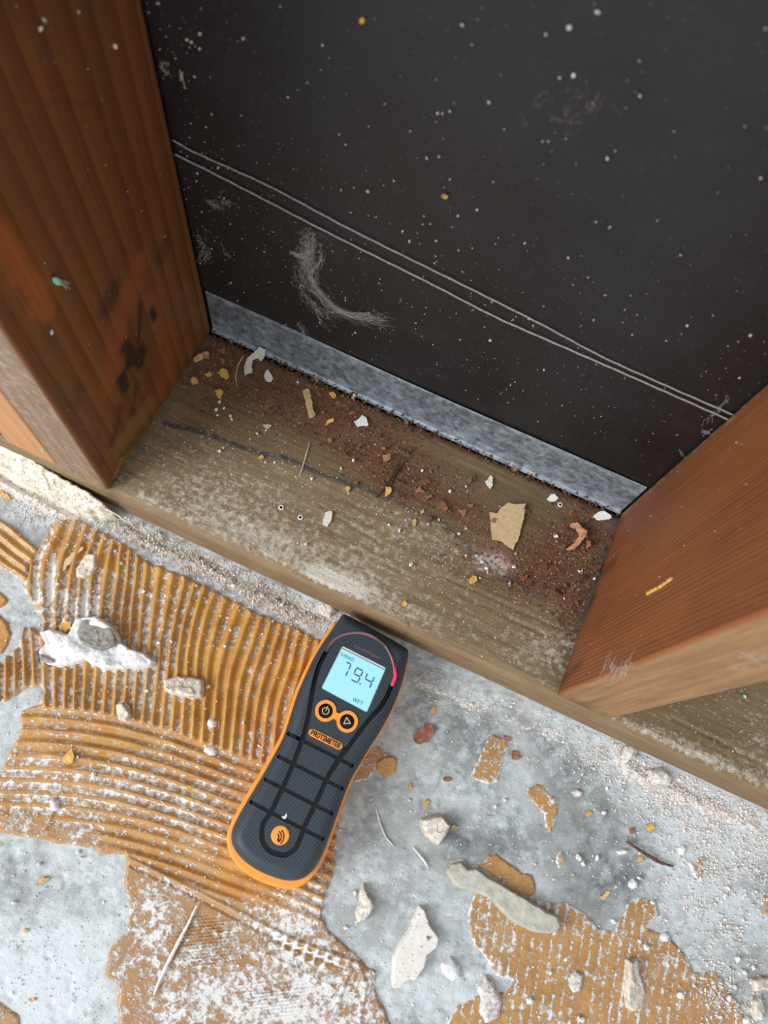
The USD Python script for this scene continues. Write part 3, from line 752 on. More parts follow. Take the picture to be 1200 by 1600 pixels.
small_patch([-130, 712, -60, 760, 0, 811, 20, 824, 60, 860, 56, 873, 45, 890, 48, 905, 38, 909, 20, 897, 0, 884, -60, 850, -135, 770], 'short ridged adhesive strip at the left edge just below the plaster remnant', guides=[(0, [-20, 797, 30, 836, 62, 862]), (1, [-20, 820, 30, 860, 52, 876]), (2, [-20, 840, 20, 872, 45, 890]), (3, [-20, 862, 20, 890, 40, 903])], h=.0009, amp=.0022, seed=3, dust=.1)
small_patch([-25, 915, 0, 925, 10, 933, 13, 939, 8, 946, 0, 950, -25, 955], 'tiny ochre adhesive scrap on bare concrete at the left edge, upper one', h=.0016, seed=4, dust=.02)
small_patch([-25, 950, 0, 960, 14, 974, 20, 990, 12, 1010, 4, 1022, -25, 1025], 'ochre adhesive blob at the left edge beside the plaster lump', h=.0018, seed=5, dust=.05)
E_POLY = [739, 1397, 731, 1425, 730, 1442, 741, 1476, 760, 1499, 775, 1525, 800, 1532, 790, 1548, 750, 1553, 715, 1570, 705, 1590, 690, 1612, 690, 1740, 1230, 1740, 1190, 1650, 1170, 1600, 1145, 1555, 1137, 1544, 1119, 1516, 1085, 1518, 1077, 1502, 1062, 1480, 1040, 1461, 1008, 1448, 1014, 1440, 1032, 1431, 1025, 1409, 999, 1401, 980, 1412, 960, 1455, 935, 1450, 912, 1424, 886, 1409, 870, 1410, 820, 1400, 780, 1390, 755, 1388]
gE = [(k, [748 + 15.3 * k + 14, 1380, 748 + 15.3 * k - 12, 1540]) for k in range(0, 30, 3)]
small_patch(E_POLY, 'worn orange-brown adhesive bed with scratched lines at the bottom right', guides=gE, h=.0007, amp=.0006, seed=6, dust=.30, valley=.50, thin=.05, old=.45, sharp=.13)
small_patch([757, 1348, 762, 1335, 776, 1333, 786, 1343, 803, 1353, 815, 1364, 830, 1366, 838, 1380, 838, 1394, 826, 1402, 800, 1395, 770, 1370, 745, 1352], 'orange-brown adhesive residue along the upper side of the grey putty strip', h=.0011, seed=7, dust=.25, old=.6)
small_patch([771, 1146, 794, 1157, 792, 1172, 786, 1187, 779, 1221, 760, 1225, 734, 1214, 740, 1200, 749, 1184, 760, 1157], 'slanted ochre adhesive residue on the concrete right of the meter', h=.0013, seed=8, dust=.38)
small_patch([819, 1236, 837, 1225, 849, 1225, 856, 1240, 871, 1247, 873, 1270, 867, 1285, 860, 1300, 852, 1292, 849, 1270, 834, 1255], 'hook-shaped orange adhesive residue in the middle of the right concrete', h=.0013, seed=9, dust=.36)
small_patch([574, 1172, 590, 1164, 604, 1172, 612, 1180, 590, 1190, 585, 1205, 575, 1219, 553, 1222, 545, 1210, 556, 1190], 'brown adhesive smear showing beside the waist of the meter', h=.0010, seed=10, dust=.3, old=.9)
small_patch([586, 1190, 600, 1181, 615, 1180, 621, 1187, 619, 1206, 602, 1217, 595, 1208, 588, 1203], 'glossy yellow-brown adhesive flake beside the waist of the meter', h=.0022, seed=11, dust=.0, thin=.15, old=.2, rough=.0008)
small_patch([871, 1336, 876, 1328, 882, 1336, 881, 1350, 874, 1358, 868, 1346], 'small tan adhesive spot below the hook-shaped residue', h=.0011, seed=12, dust=.35, thin=.4, old=.4)
small_patch([-30, 1568, 0, 1566, 14, 1574, 30, 1585, 33, 1605, 30, 1640, -30, 1640], 'reddish-brown adhesive scrap in the bottom left corner', h=.0012, seed=13, dust=.25, old=.8)
small_patch([1075, 1350, 1095, 1335, 1108, 1340, 1105, 1362, 1098, 1378, 1084, 1372], 'rust-brown powdery adhesive spot right of the dark stick', h=.0010, seed=14, dust=.45, old=.9)
small_patch([1191, 1400, 1215, 1395, 1215, 1440, 1192, 1425], 'brown adhesive scrap cut off by the right edge', h=.0012, seed=15, dust=.25, old=.8)

# ------------------------------------------------------------------ lumps: crumbly pieces lying on a surface
def lump(poly_px, z0, h, edge=0.003, rough=0.0009, rs=260, seed=0, tilt=(0, 0), step=0.0007, jag=0.0008, bumpy=0.0, zpl=None, flat_top=True, reg=True, warp=None, soft=False):
    P = pts(poly_px, z0 + h * 0.5 if zpl is None else zpl)
    c = P.mean(0)

    def height(x, y):
        sd = sdist(x, y, P, jag, 200, seed)
        e = np.clip(sd / edge, 0, 1)
        prof = smoothstep(e) * (.35 + 1.1 * n2(x, y, 60, seed + 11, 3)) if soft else np.sqrt(np.clip(1 - (1 - e) ** 2, 0, 1))
        pl = h + tilt[0] * (x - c[0]) + tilt[1] * (y - c[1])
        if warp is not None:
            pl = pl + warp(x, y)
        z = np.maximum(pl, .0004) * prof + prof * (rough * (n2(x, y, rs, seed, 4) - .5) * 2 + bumpy * (n2(x, y, 90, seed + 4, 3) - .5) * 2)
        return np.where(sd > 0, z - (.0007 if soft else 0), -0.0006), sd
    m, _ = patch_mesh(P, step, height, base=z0, low=-0.0008, reg=reg)
    return m


def zat(px, py, z=0.002):
    p = at(px, py, z)
    return float(surf(np.array([p[0]]), np.array([p[1]]))[0])


# plaster left standing along the foot of the left studs
m = lump([-230, 560, -150, 606, -60, 655, -20, 680, 0, 690, 30, 700, 48, 712, 68, 730, 90, 745, 120, 762, 150, 778, 168, 792, 176, 803, 160, 805, 148, 803, 140, 805, 110, 795, 95, 785, 60, 765, 38, 758, 20, 748, 0, 735, -60, 705, -140, 660, -225, 605], 0.0, 0.024, 0.0022, 0.0010, 240, 21, (.05, .55), .0009, .0016, .0026, warp=lambda x, y: .0042 * np.round(3 * n2(x, y, 70, 61, 3)) / 3 - .002)
single('plaster_remnant', m, 'plaster_cream', 'cream broken plaster edge remaining along the foot of the left studs', 'plaster', smooth=50)
m = lump([-210, 620, -60, 715, 0, 738, 30, 756, 60, 770, 95, 790, 120, 800, 130, 812, 100, 818, 60, 800, 30, 786, 0, 768, -60, 745, -220, 660], 0.0, 0.007, 0.010, 0.0014, 200, 22, (0, 0), .0009, .0025, .0028, soft=True)
single('plaster_crumbs', m, 'drift', 'grey-white crumbled plaster spilled below the cream plaster edge', 'crumbs', smooth=50, kind='stuff')
# drifts of debris along the plate
m = lump([165, 793, 200, 806, 260, 838, 330, 868, 400, 905, 460, 930, 510, 953, 530, 962, 500, 985, 470, 985, 430, 968, 390, 950, 340, 922, 290, 900, 230, 872, 180, 840, 130, 815, 120, 800, 150, 805], 0.0, 0.0055, 0.020, 0.0011, 260, 23, (0, .06), .0009, .004, .0022, soft=True)
single('debris_drift', m, 'drift_brown', 'brown-grey dust drift along the plate edge left of the meter', 'dust drift', smooth=50, kind='stuff')
m = lump([960, 1155, 985, 1160, 1010, 1185, 1060, 1206, 1110, 1232, 1160, 1260, 1215, 1285, 1240, 1330, 1200, 1320, 1150, 1300, 1100, 1290, 1050, 1265, 1010, 1250, 970, 1225, 950, 1190], 0.0, 0.0095, 0.030, 0.0016, 300, 24, (0, .10), .0009, .005, .0030, soft=True)
single('debris_drift', m, 'drift', 'pale fluffy plaster dust heaped along the plate edge on the right', 'dust drift', smooth=50, kind='stuff')
m = lump([640, 1035, 700, 1068, 760, 1095, 830, 1125, 900, 1150, 960, 1160, 955, 1190, 900, 1180, 820, 1150, 740, 1120, 680, 1095, 640, 1075], 0.0, 0.0030, 0.018, 0.0010, 300, 25, (0, .05), .0009, .004, .002, soft=True)
single('debris_drift', m, 'drift', 'thin grey dust drift along the plate edge right of the meter head', 'dust drift', smooth=50, kind='stuff')

# big lump of torn plaster with a grey stone face
t = thing('plaster_lump', 'white torn plaster lump with a grey stony face lying on the ridged adhesive', 'plaster lump', (0, 0, 0))
def Z3(flat, ox=40, oy=940, s=3.75): return [ox + q / s if i % 2 == 0 else oy + q / s for i, q in enumerate(flat)]
LP = Z3([85, 175, 150, 160, 250, 190, 275, 130, 300, 100, 330, 92, 430, 88, 500, 130, 545, 185, 560, 235, 610, 270, 700, 300, 762, 352, 740, 380, 660, 402, 600, 388, 530, 400, 460, 402, 400, 372, 350, 345, 280, 372, 190, 380, 80, 352, 70, 295, 110, 250])
zb = 0.0022
m = lump(LP, zb, .0080, .0022, .0010, 330, 31, (0, .10), .0006, .001, .0050)
obj('torn_plaster', m, 'plaster', t, smooth=40)
m = lump(Z3([322, 112, 360, 98, 430, 95, 490, 135, 530, 175, 548, 235, 535, 265, 450, 298, 390, 282, 318, 242, 300, 185]), zb, .0105, .0018, .0007, 400, 32, (0.1, -.15), .0006, .0007, .0009)
tag(obj('stone_face', m, 'grey_stone', t, smooth=40), 'grey stony face')
m = lump(Z3([75, 290, 140, 320, 190, 345, 260, 330, 270, 365, 190, 378, 82, 350]), zb, .0062, .002, .0006, 400, 33, (0, 0), .0006, .0006, .001)
tag(obj('stone_edge', m, 'grey_stone', t, smooth=40), 'grey stony edge')

ROCKS = [
 # px outline, z0 lookup point, height mm, material, name, label, category, tilt
 ([255, 1062, 272, 1056, 300, 1056, 318, 1061, 319, 1078, 316, 1090, 298, 1091, 270, 1086, 256, 1080], (287, 1074), 7.5, 'mortar', 'mortar_block', 'oblong tan mortar block lying on the ridged adhesive left of the meter', 'mortar', (.05, -.2)),
 ([132, 868, 140, 864, 152, 866, 153, 885, 147, 900, 132, 905, 118, 902, 118, 890, 125, 878], (138, 885), 5.0, 'mortar', 'mortar_lump', 'round grey-beige mortar crumb beside the wood splinter at upper left', 'mortar', (.2, 0)),
 ([180, 1100, 190, 1097, 200, 1106, 205, 1118, 198, 1126, 186, 1122, 181, 1112], (193, 1112), 3.5, 'mortar', 'mortar_flake', 'beige mortar flake below the big plaster lump', 'mortar', (.3, 0)),
 ([659, 1281, 674, 1274, 690, 1272, 698, 1282, 704, 1290, 698, 1305, 686, 1322, 676, 1317, 664, 1304, 658, 1291], (682, 1296), 9.0, 'mortar', 'mortar_block', 'pale angular mortar block on the concrete right of the meter foot', 'mortar', (-.1, .35)),
 ([562, 1392, 568, 1380, 576, 1395, 585, 1412, 579, 1428, 572, 1438, 558, 1442, 556, 1425, 562, 1408], (570, 1412), 6.0, 'mortar', 'mortar_shard', 'narrow ragged grey mortar shard between meter foot and white tile shard', 'mortar', (.4, .1)),
 ([978, 1498, 996, 1496, 1000, 1520, 1010, 1550, 1006, 1580, 990, 1582, 978, 1575, 975, 1540], (990, 1540), 5.0, 'mortar', 'mortar_block', 'pale upright mortar block on the brown adhesive at the bottom right', 'mortar', (-.35, 0)),
 ([690, 1505, 706, 1495, 718, 1508, 720, 1528, 708, 1534, 692, 1522], (705, 1515), 4.0, 'plaster', 'plaster_crumb', 'crumbly white plaster bit right of the white tile shard tip', 'plaster', (0, 0)),
 ([745, 1540, 760, 1525, 775, 1540, 785, 1565, 780, 1590, 760, 1600, 748, 1580, 752, 1560], (765, 1565), 4.5, 'drift', 'plaster_lump', 'rough grey-white plaster lump at the bottom centre right', 'plaster', (0, 0)),
 ([1174, 1530, 1190, 1525, 1205, 1528, 1205, 1545, 1180, 1550], (1190, 1538), 4, 'mortar', 'mortar_flake', 'flat pale mortar flake at the right edge, upper of the corner pair', 'mortar', (0, 0)),
 ([1176, 1562, 1190, 1556, 1196, 1575, 1192, 1595, 1178, 1592, 1175, 1578], (1186, 1577), 4.5, 'mortar', 'mortar_flake', 'upright pale mortar flake in the bottom right corner', 'mortar', (0, 0)),
 ([320, 1166, 333, 1163, 341, 1172, 338, 1181, 328, 1183, 317, 1175], (330, 1173), 3.5, 'plaster', 'plaster_crumb', 'white crumb pair on adhesive ridges left of the meter waist', 'plaster', (0, 0)),
 ([76, 1250, 84, 1246, 91, 1250, 93, 1263, 86, 1268, 77, 1264], (85, 1257), 4.0, 'plaster', 'plaster_crumb', 'white angular crumb at left on the smooth lower adhesive', 'plaster', (0, 0)),
 ([324, 1125, 332, 1121, 339, 1128, 337, 1137, 328, 1139, 323, 1132], (331, 1130), 4.0, 'plaster', 'plaster_crumb', 'round white crumb where the two ridge sweeps meet', 'plaster', (0, 0)),
 ([498, 945, 512, 936, 524, 940, 526, 955, 516, 964, 503, 960], (512, 950), 7.0, 'drift', 'plaster_crumb', 'powdery white crumb against the plate above the meter head', 'plaster', (0, 0)),
 ([978, 1166, 988, 1161, 996, 1168, 994, 1184, 982, 1190, 972, 1182], (985, 1176), 8.0, 'drift', 'plaster_crumb', 'powdery white crumb against the plate below the right stud', 'plaster', (0, 0)),
 ([1015, 1202, 1035, 1198, 1052, 1212, 1048, 1228, 1028, 1226, 1013, 1216], (1032, 1213), 7.0, 'drift', 'plaster_crumb', 'soft white powder clod against the plate right of the crumb', 'plaster', (0, 0)),
 ([1060, 1325, 1068, 1319, 1073, 1326, 1069, 1337, 1061, 1336], (1066, 1328), 2.5, 'white_chip', 'plaster_flake', 'clean white square flake right of the dark stick', 'flake', (0, 0)),
 ([984, 1378, 990, 1372, 997, 1377, 997, 1386, 989, 1389, 983, 1385], (990, 1381), 3.5, 'plaster', 'plaster_crumb', 'round white crumb below the dark stick', 'plaster', (0, 0)),
 ([963, 1330, 975, 1326, 984, 1329, 978, 1335, 968, 1336], (974, 1331), 2.5, 'plaster', 'plaster_crumb', 'flat white crumb at the left end of the dark stick', 'plaster', (0, 0)),
 ([822, 1560, 830, 1556, 836, 1562, 834, 1570, 824, 1570], (829, 1563), 3, 'plaster', 'plaster_crumb', 'white crumb on the brown adhesive near the bottom edge', 'plaster', (0, 0)),
 ([1032, 1461, 1040, 1455, 1047, 1462, 1044, 1472, 1034, 1472], (1040, 1464), 3, 'plaster', 'plaster_crumb', 'white crumb on the upper edge of the brown adhesive bed', 'plaster', (0, 0)),
 ([887, 1527, 900, 1515, 912, 1522, 908, 1548, 896, 1552, 888, 1540], (899, 1535), 3, 'drift', 'plaster_crumb', 'dusty grey crumb amid the brown adhesive bed', 'plaster', (0, 0)),
 ([893, 1238, 902, 1232, 911, 1236, 910, 1244, 899, 1246], (902, 1239), 2.5, 'drift', 'plaster_crumb', 'flat cream crumb on the dark concrete below the plate', 'plaster', (0, 0)),
 ([1160, 1590, 1168, 1586, 1174, 1592, 1170, 1600, 1160, 1600], (1166, 1593), 3, 'plaster', 'plaster_crumb', 'white crumb beside the corner mortar flake', 'plaster', (0, 0)),
]
for i, (poly, zp, h, mt, nm, lb, ct, tl) in enumerate(ROCKS):
    z0 = max(0.0, zat(*zp) - .0008)
    big = Polygon(np.array(poly).reshape(-1, 2)).area > 600
    wp = (lambda x, y, h=h, i=i: h * MM * (.30 * np.round(3 * n2(x, y, 150, 70 + i, 2)) / 3 - .15)) if mt in ('mortar', 'drift') else None
    m = lump(poly, z0, h * MM, min(.0022, h * MM * .4) if mt == 'mortar' else h * MM * .8, .0005, 330, 50 + i, tl, .0006 if big else .0005, .0007, .0009 if mt == 'mortar' else .0012, reg=False, warp=wp)
    single(nm, m, mt, lb, ct, smooth=35)

# grey putty strip, white tile shard
m = lump([698, 1362, 706, 1350, 722, 1346, 732, 1358, 745, 1356, 765, 1370, 790, 1384, 820, 1402, 850, 1420, 868, 1428, 874, 1446, 868, 1456, 855, 1460, 835, 1456, 818, 1450, 800, 1440, 783, 1424, 770, 1408, 755, 1398, 738, 1392, 718, 1388, 708, 1378], 0.0012, .0048, .0016, .0003, 260, 41, (.10, .12), .0006, .0007, .0005)
single('putty_strip', m, 'putty', 'long grey curved putty strip lying across the brown adhesive', 'putty', smooth=40)
m = lump([655, 1415, 663, 1420, 672, 1446, 687, 1465, 683, 1480, 668, 1492, 664, 1510, 650, 1532, 640, 1530, 626, 1540, 615, 1544, 612, 1530, 614, 1498, 622, 1480, 642, 1446], 0.0, .0058, .0010, .00018, 260, 42, (0, .03), .0006, .0005, .0003)
single('tile_shard', m, 'tile', 'flat pale pointed tile shard on the concrete below the meter', 'shard', smooth=35)

LAND = [('the large tan chip', 793, 822), ('the straw-coloured splinter', 483, 633), ('the curved ivory flake', 398, 570), ('the notched white flake', 565, 660), ('the long wood stick', 612, 745), ('the pink stain', 778, 882), ('the two pale rings', 455, 800), ('the pale upright flake', 511, 811), ('the half-round flake', 940, 808), ('the triangular ivory flake', 764, 753), ('the left stud foot', 250, 660), ('the right stud foot', 890, 1020), ('the oval white flake', 420, 590), ('the top of the meter', 585, 950)]
LANDF = [('the white plaster lump', 150, 1005), ('the oblong mortar block', 287, 1074), ('the beige mortar flake', 193, 1112), ('the round mortar crumb', 138, 885), ('the mustard chip', 107, 1180), ('the meter foot', 420, 1390), ('the meter waist', 420, 1170), ('the white angular crumb', 85, 1257), ('the plaster remnant', 100, 760), ('the thin standing rib', 272, 1485), ('the angular mortar block', 682, 1296), ('the pale tile shard', 650, 1475), ('the grey putty strip', 790, 1400), ('the slanted residue', 765, 1185), ('the hook-shaped residue', 847, 1260), ('the dark stick', 1015, 1334), ('the upright mortar block', 990, 1540), ('the corner mortar flakes', 1185, 1560), ('the right plate edge', 1080, 1220), ('the ragged mortar shard', 570, 1412)]
LANDB = [('the orange-yellow crumb', 695, 307), ('the fuzzy cobweb', 490, 430), ('the smoky cobweb tuft', 925, 155), ('the olive crumb', 566, 33), ('the curled cobweb thread', 300, 135), ('the tiny yellow pair', 555, 298), ('the left cord ends', 290, 240), ('the right cord ends', 1120, 640), ('the left flashing end', 340, 470), ('the mid flashing', 640, 610), ('the top right corner', 1180, 20)]
taken = {}


def whereabouts(what, px, py, lands):
    """names a small thing by the nearest thing one can find, as the picture shows it"""
    opts = sorted(lands, key=lambda q: math.hypot(q[1] - px, q[2] - py))
    for nm, lx, ly in opts[:4]:
        a = (math.degrees(math.atan2(py - ly, px - lx)) + 360 + 22.5) % 360
        d = ['right of', 'below right of', 'below', 'below left of', 'left of', 'above left of', 'above', 'above right of'][int(a // 45)]
        dist = math.hypot(px - lx, py - ly)
        for how in (('just ' if dist < 38 else 'well ' if dist > 110 else ''), 'a bit ', 'somewhat '):
            lb = f'{what} {how}{d} {nm}'
            if lb not in taken:
                taken[lb] = 1
                return lb
    return lb


# ------------------------------------------------------------------ thin chips
def chip_mesh(poly, z0, thick, tilt=(0.0, 0.0), curl=0.0, holes=(), jag=0.0003, seed=0):
    P = np.asarray(poly)[:, :2]
    c = P.mean(0)
    S = Polygon(P - c)
    S = S if S.is_valid else S.buffer(0)
    for hp in holes:
        S = S.difference(Polygon(np.asarray(hp)[:, :2] - c).buffer(0))
    S = S.segmentize(0.0012)
    rr = np.random.default_rng(seed)
    jit = lambda q: np.array(q) + rr.normal(0, jag, np.shape(q))
    if S.geom_type != 'Polygon':
        S = max(S.geoms, key=lambda a: a.area)
    S = Polygon(jit(S.exterior.coords[:-1]), [jit(r.coords[:-1]) for r in S.interiors]).buffer(0)
    if S.geom_type != 'Polygon':
        S = max(S.geoms, key=lambda a: a.area)
    m = trimesh.creation.extrude_polygon(S, thick, engine='earcut')
    v = m.vertices.copy()
    r = np.hypot(v[:, 0], v[:, 1])
    v[:, 2] += tilt[0] * v[:, 0] + tilt[1] * v[:, 1] + curl * r ** 2 * 40 + .0002 * (noise(np.c_[v * 600], seed) - .5)
    v[:, 2] += z0 - v[:, 2].min()
    v[:, :2] += c
    return trimesh.Trimesh(v, m.faces, process=False)


ZP = H + .0006
def C5(flat, ox, oy, s): return [ox + q / s if i % 2 == 0 else oy + q / s for i, q in enumerate(flat)]
s46 = 1200 / 260
s43 = 1200 / 280
CHIPS = [
 (C5([278, 262, 330, 272, 350, 235, 400, 203, 440, 215, 512, 210, 500, 310, 470, 440, 432, 512, 365, 460, 298, 442, 285, 350], 700, 740, s43), ZP, .9, 'tan_chip', 'card_chip', 'large flat tan chip lying near the right end of the sill plate', 'chip', (.02, .06), 0),
 (C5([795, 460, 845, 455, 862, 530, 872, 600, 888, 650, 870, 668, 845, 672, 828, 600, 810, 520], 300, 510, s46), ZP, 1.2, 'splinter', 'wood_splinter', 'straw-coloured flat splinter among red debris near the flashing', 'splinter', (.08, -.05), 0),
 (C5([380, 355, 375, 300, 400, 240, 440, 215, 490, 180, 535, 205, 530, 235, 500, 270, 480, 245, 440, 255, 432, 300, 438, 335, 405, 345], 300, 510, s46), ZP, 1.0, 'ivory', 'paint_flake', 'curved ivory paint flake with a hole near the left flashing end', 'paint flake', (.1, .25), .6),
 (C5([525, 335, 545, 322, 572, 350, 584, 385, 565, 405, 535, 395, 522, 360], 300, 510, s46), ZP, 1.1, 'white_chip', 'paint_flake', 'oval white paint flake beside the curved ivory flake', 'paint flake', (.1, .1), 0),
 (C5([460, 478, 480, 470, 495, 452, 515, 460, 528, 500, 500, 498, 475, 502], 400, 500, 3), ZP, .9, 'white_chip', 'paint_flake', 'notched white paint flake right of the straw-coloured splinter', 'paint flake', (.1, .1), 0),
 (C5([325, 905, 345, 897, 358, 905, 354, 940, 335, 972, 312, 955], 400, 500, 3), ZP, .9, 'ivory', 'paint_flake', 'pale upright flake in the middle of the bare plate top', 'paint flake', (.05, .1), 0),
 (C5([248, 62, 280, 15, 298, 35, 297, 80, 282, 102, 262, 85], 700, 740, s43), ZP, .8, 'ivory', 'paint_flake', 'triangular ivory flake above the large tan chip', 'paint flake', (.1, .1), 0),
 (C5([660, 172, 690, 140, 715, 142, 737, 170, 720, 188, 685, 190], 700, 740, s43), ZP, .8, 'white_chip', 'paint_flake', 'small white flake near the flashing right of the tan chip', 'paint flake', (.1, .1), 0),
 (C5([968, 295, 1000, 262, 1040, 258, 1085, 290, 1090, 308, 1050, 312, 1010, 318], 700, 740, s43), ZP, .8, 'white_chip', 'paint_flake', 'white half-round flake in the corner by the right stud', 'paint flake', (.1, .15), 0),
 (C5([335, 445, 385, 450, 388, 495, 360, 523, 330, 520, 345, 490], 540, 680, 1200 / 220), ZP, 1.3, 'yellow', 'ochre_chip', 'bright ochre chip at the foot of the dark wood stick on the plate', 'chip', (.1, .1), 0),
 (C5([0, 450, 25, 440, 42, 455, 30, 488, 10, 485], 540, 680, 1200 / 220), ZP, 1.0, 'yellow', 'ochre_chip', 'small ochre chip left of the dark wood stick', 'chip', (.1, .1), 0),
 (C5([632, 650, 660, 630, 668, 660, 645, 675], 540, 680, 1200 / 220), ZP, 1.0, 'yellow', 'ochre_chip', 'little pale ochre chip below the red bark flakes', 'chip', (.1, .1), 0),
 (C5([570, 735, 590, 710, 605, 745, 590, 775, 578, 765], 540, 680, 1200 / 220), ZP, .9, 'splinter', 'ochre_chip', 'slim tan chip in the middle of the plate below the bark flakes', 'chip', (.1, .1), 0),
 (C5([137, 712, 160, 685, 190, 692, 188, 720, 165, 742, 145, 735], 700, 740, s43), ZP, 1.2, 'yellow', 'ochre_chip', 'ochre chip below the pink stain on the plate', 'chip', (.1, .1), 0),
 (C5([683, 1325, 697, 1318, 712, 1330, 700, 1345, 685, 1342], 400, 500, 3), ZP, 1.0, 'yellow', 'ochre_chip', 'ochre chip near the plate front edge above the meter', 'chip', (.1, .1), 0),
 (C5([183, 340, 225, 312, 260, 335, 268, 375, 245, 385, 215, 365], 300, 510, s46), ZP, 1.2, 'yellow', 'ochre_chip', 'ochre flake by the left stud, upper of the row', 'chip', (.1, .2), 0),
 (C5([165, 470, 205, 455, 228, 485, 210, 525, 185, 515], 300, 510, s46), ZP, 1.2, 'yellow', 'ochre_chip', 'ochre flake by the left stud, lower of the row', 'chip', (.1, .2), 0),
 (C5([-10, 390, 15, 370, 45, 395, 40, 415, 5, 422], 300, 510, s46), ZP, 1.2, 'yellow', 'ochre_chip', 'ochre flake touching the foot of the left stud', 'chip', (.1, .2), 0),
 (C5([90, 345, 130, 335, 145, 355, 115, 370], 300, 510, s46), ZP, 1.0, 'yellow', 'ochre_chip', 'dull ochre flake between the two by the left stud', 'chip', (.1, .2), 0),
 (C5([958, 715, 975, 685, 1020, 672, 1020, 695, 990, 705], 300, 510, s46), ZP, 1.0, 'yellow', 'ochre_chip', 'bent ochre chip right of the straw-coloured splinter', 'chip', (.1, .3), 0),
 (C5([478, 945, 500, 928, 522, 945, 515, 958, 490, 960], 300, 510, s46), ZP, .9, 'yellow', 'ochre_chip', 'small yellow chip on the dark ink line', 'chip', (.1, .1), 0),
 (C5([10, 245, 50, 212, 110, 195, 125, 210, 70, 245, 25, 262], 300, 510, s46), ZP, 2.0, 'splinter', 'wood_splinter', 'dull straw sliver against the foot of the left stud', 'splinter', (.1, .1), 0),
 (C5([515, 712, 545, 705, 570, 720, 555, 742, 530, 735], 300, 510, s46), ZP, 1.0, 'tan_chip', 'tan_chip', 'pinkish tan chip in the brown debris left of centre', 'chip', (.1, .1), 0),
 (C5([985, 480, 1015, 478, 1040, 505, 1030, 525, 1005, 510], 300, 510, s46), ZP, 1.0, 'yellow', 'ochre_chip', 'curled ochre bit beside the flashing above the splinter', 'chip', (.1, .3), 0),
 (C5([808, 345, 850, 338, 878, 370, 916, 410, 882, 470, 842, 512, 800, 518, 788, 505, 838, 472, 868, 420, 848, 378, 812, 372], 700, 740, s43), ZP, 1.0, 'tan_bark', 'bark_strip', 'curled orange-brown bark strip in the corner by the right stud', 'bark strip', (.3, .2), .8),
]
for i, (poly, z0, th, mt, nm, lb, ct, tl, cu) in enumerate(CHIPS):
    P = pts(poly, z0)
    single(nm, chip_mesh(P, z0 - .0002, th * MM, tl, cu * .3, (pts(C5([440, 262, 465, 250, 480, 268, 462, 280], 300, 510, s46), z0),) if i == 2 else (), .00022, i), mt, lb, ct)

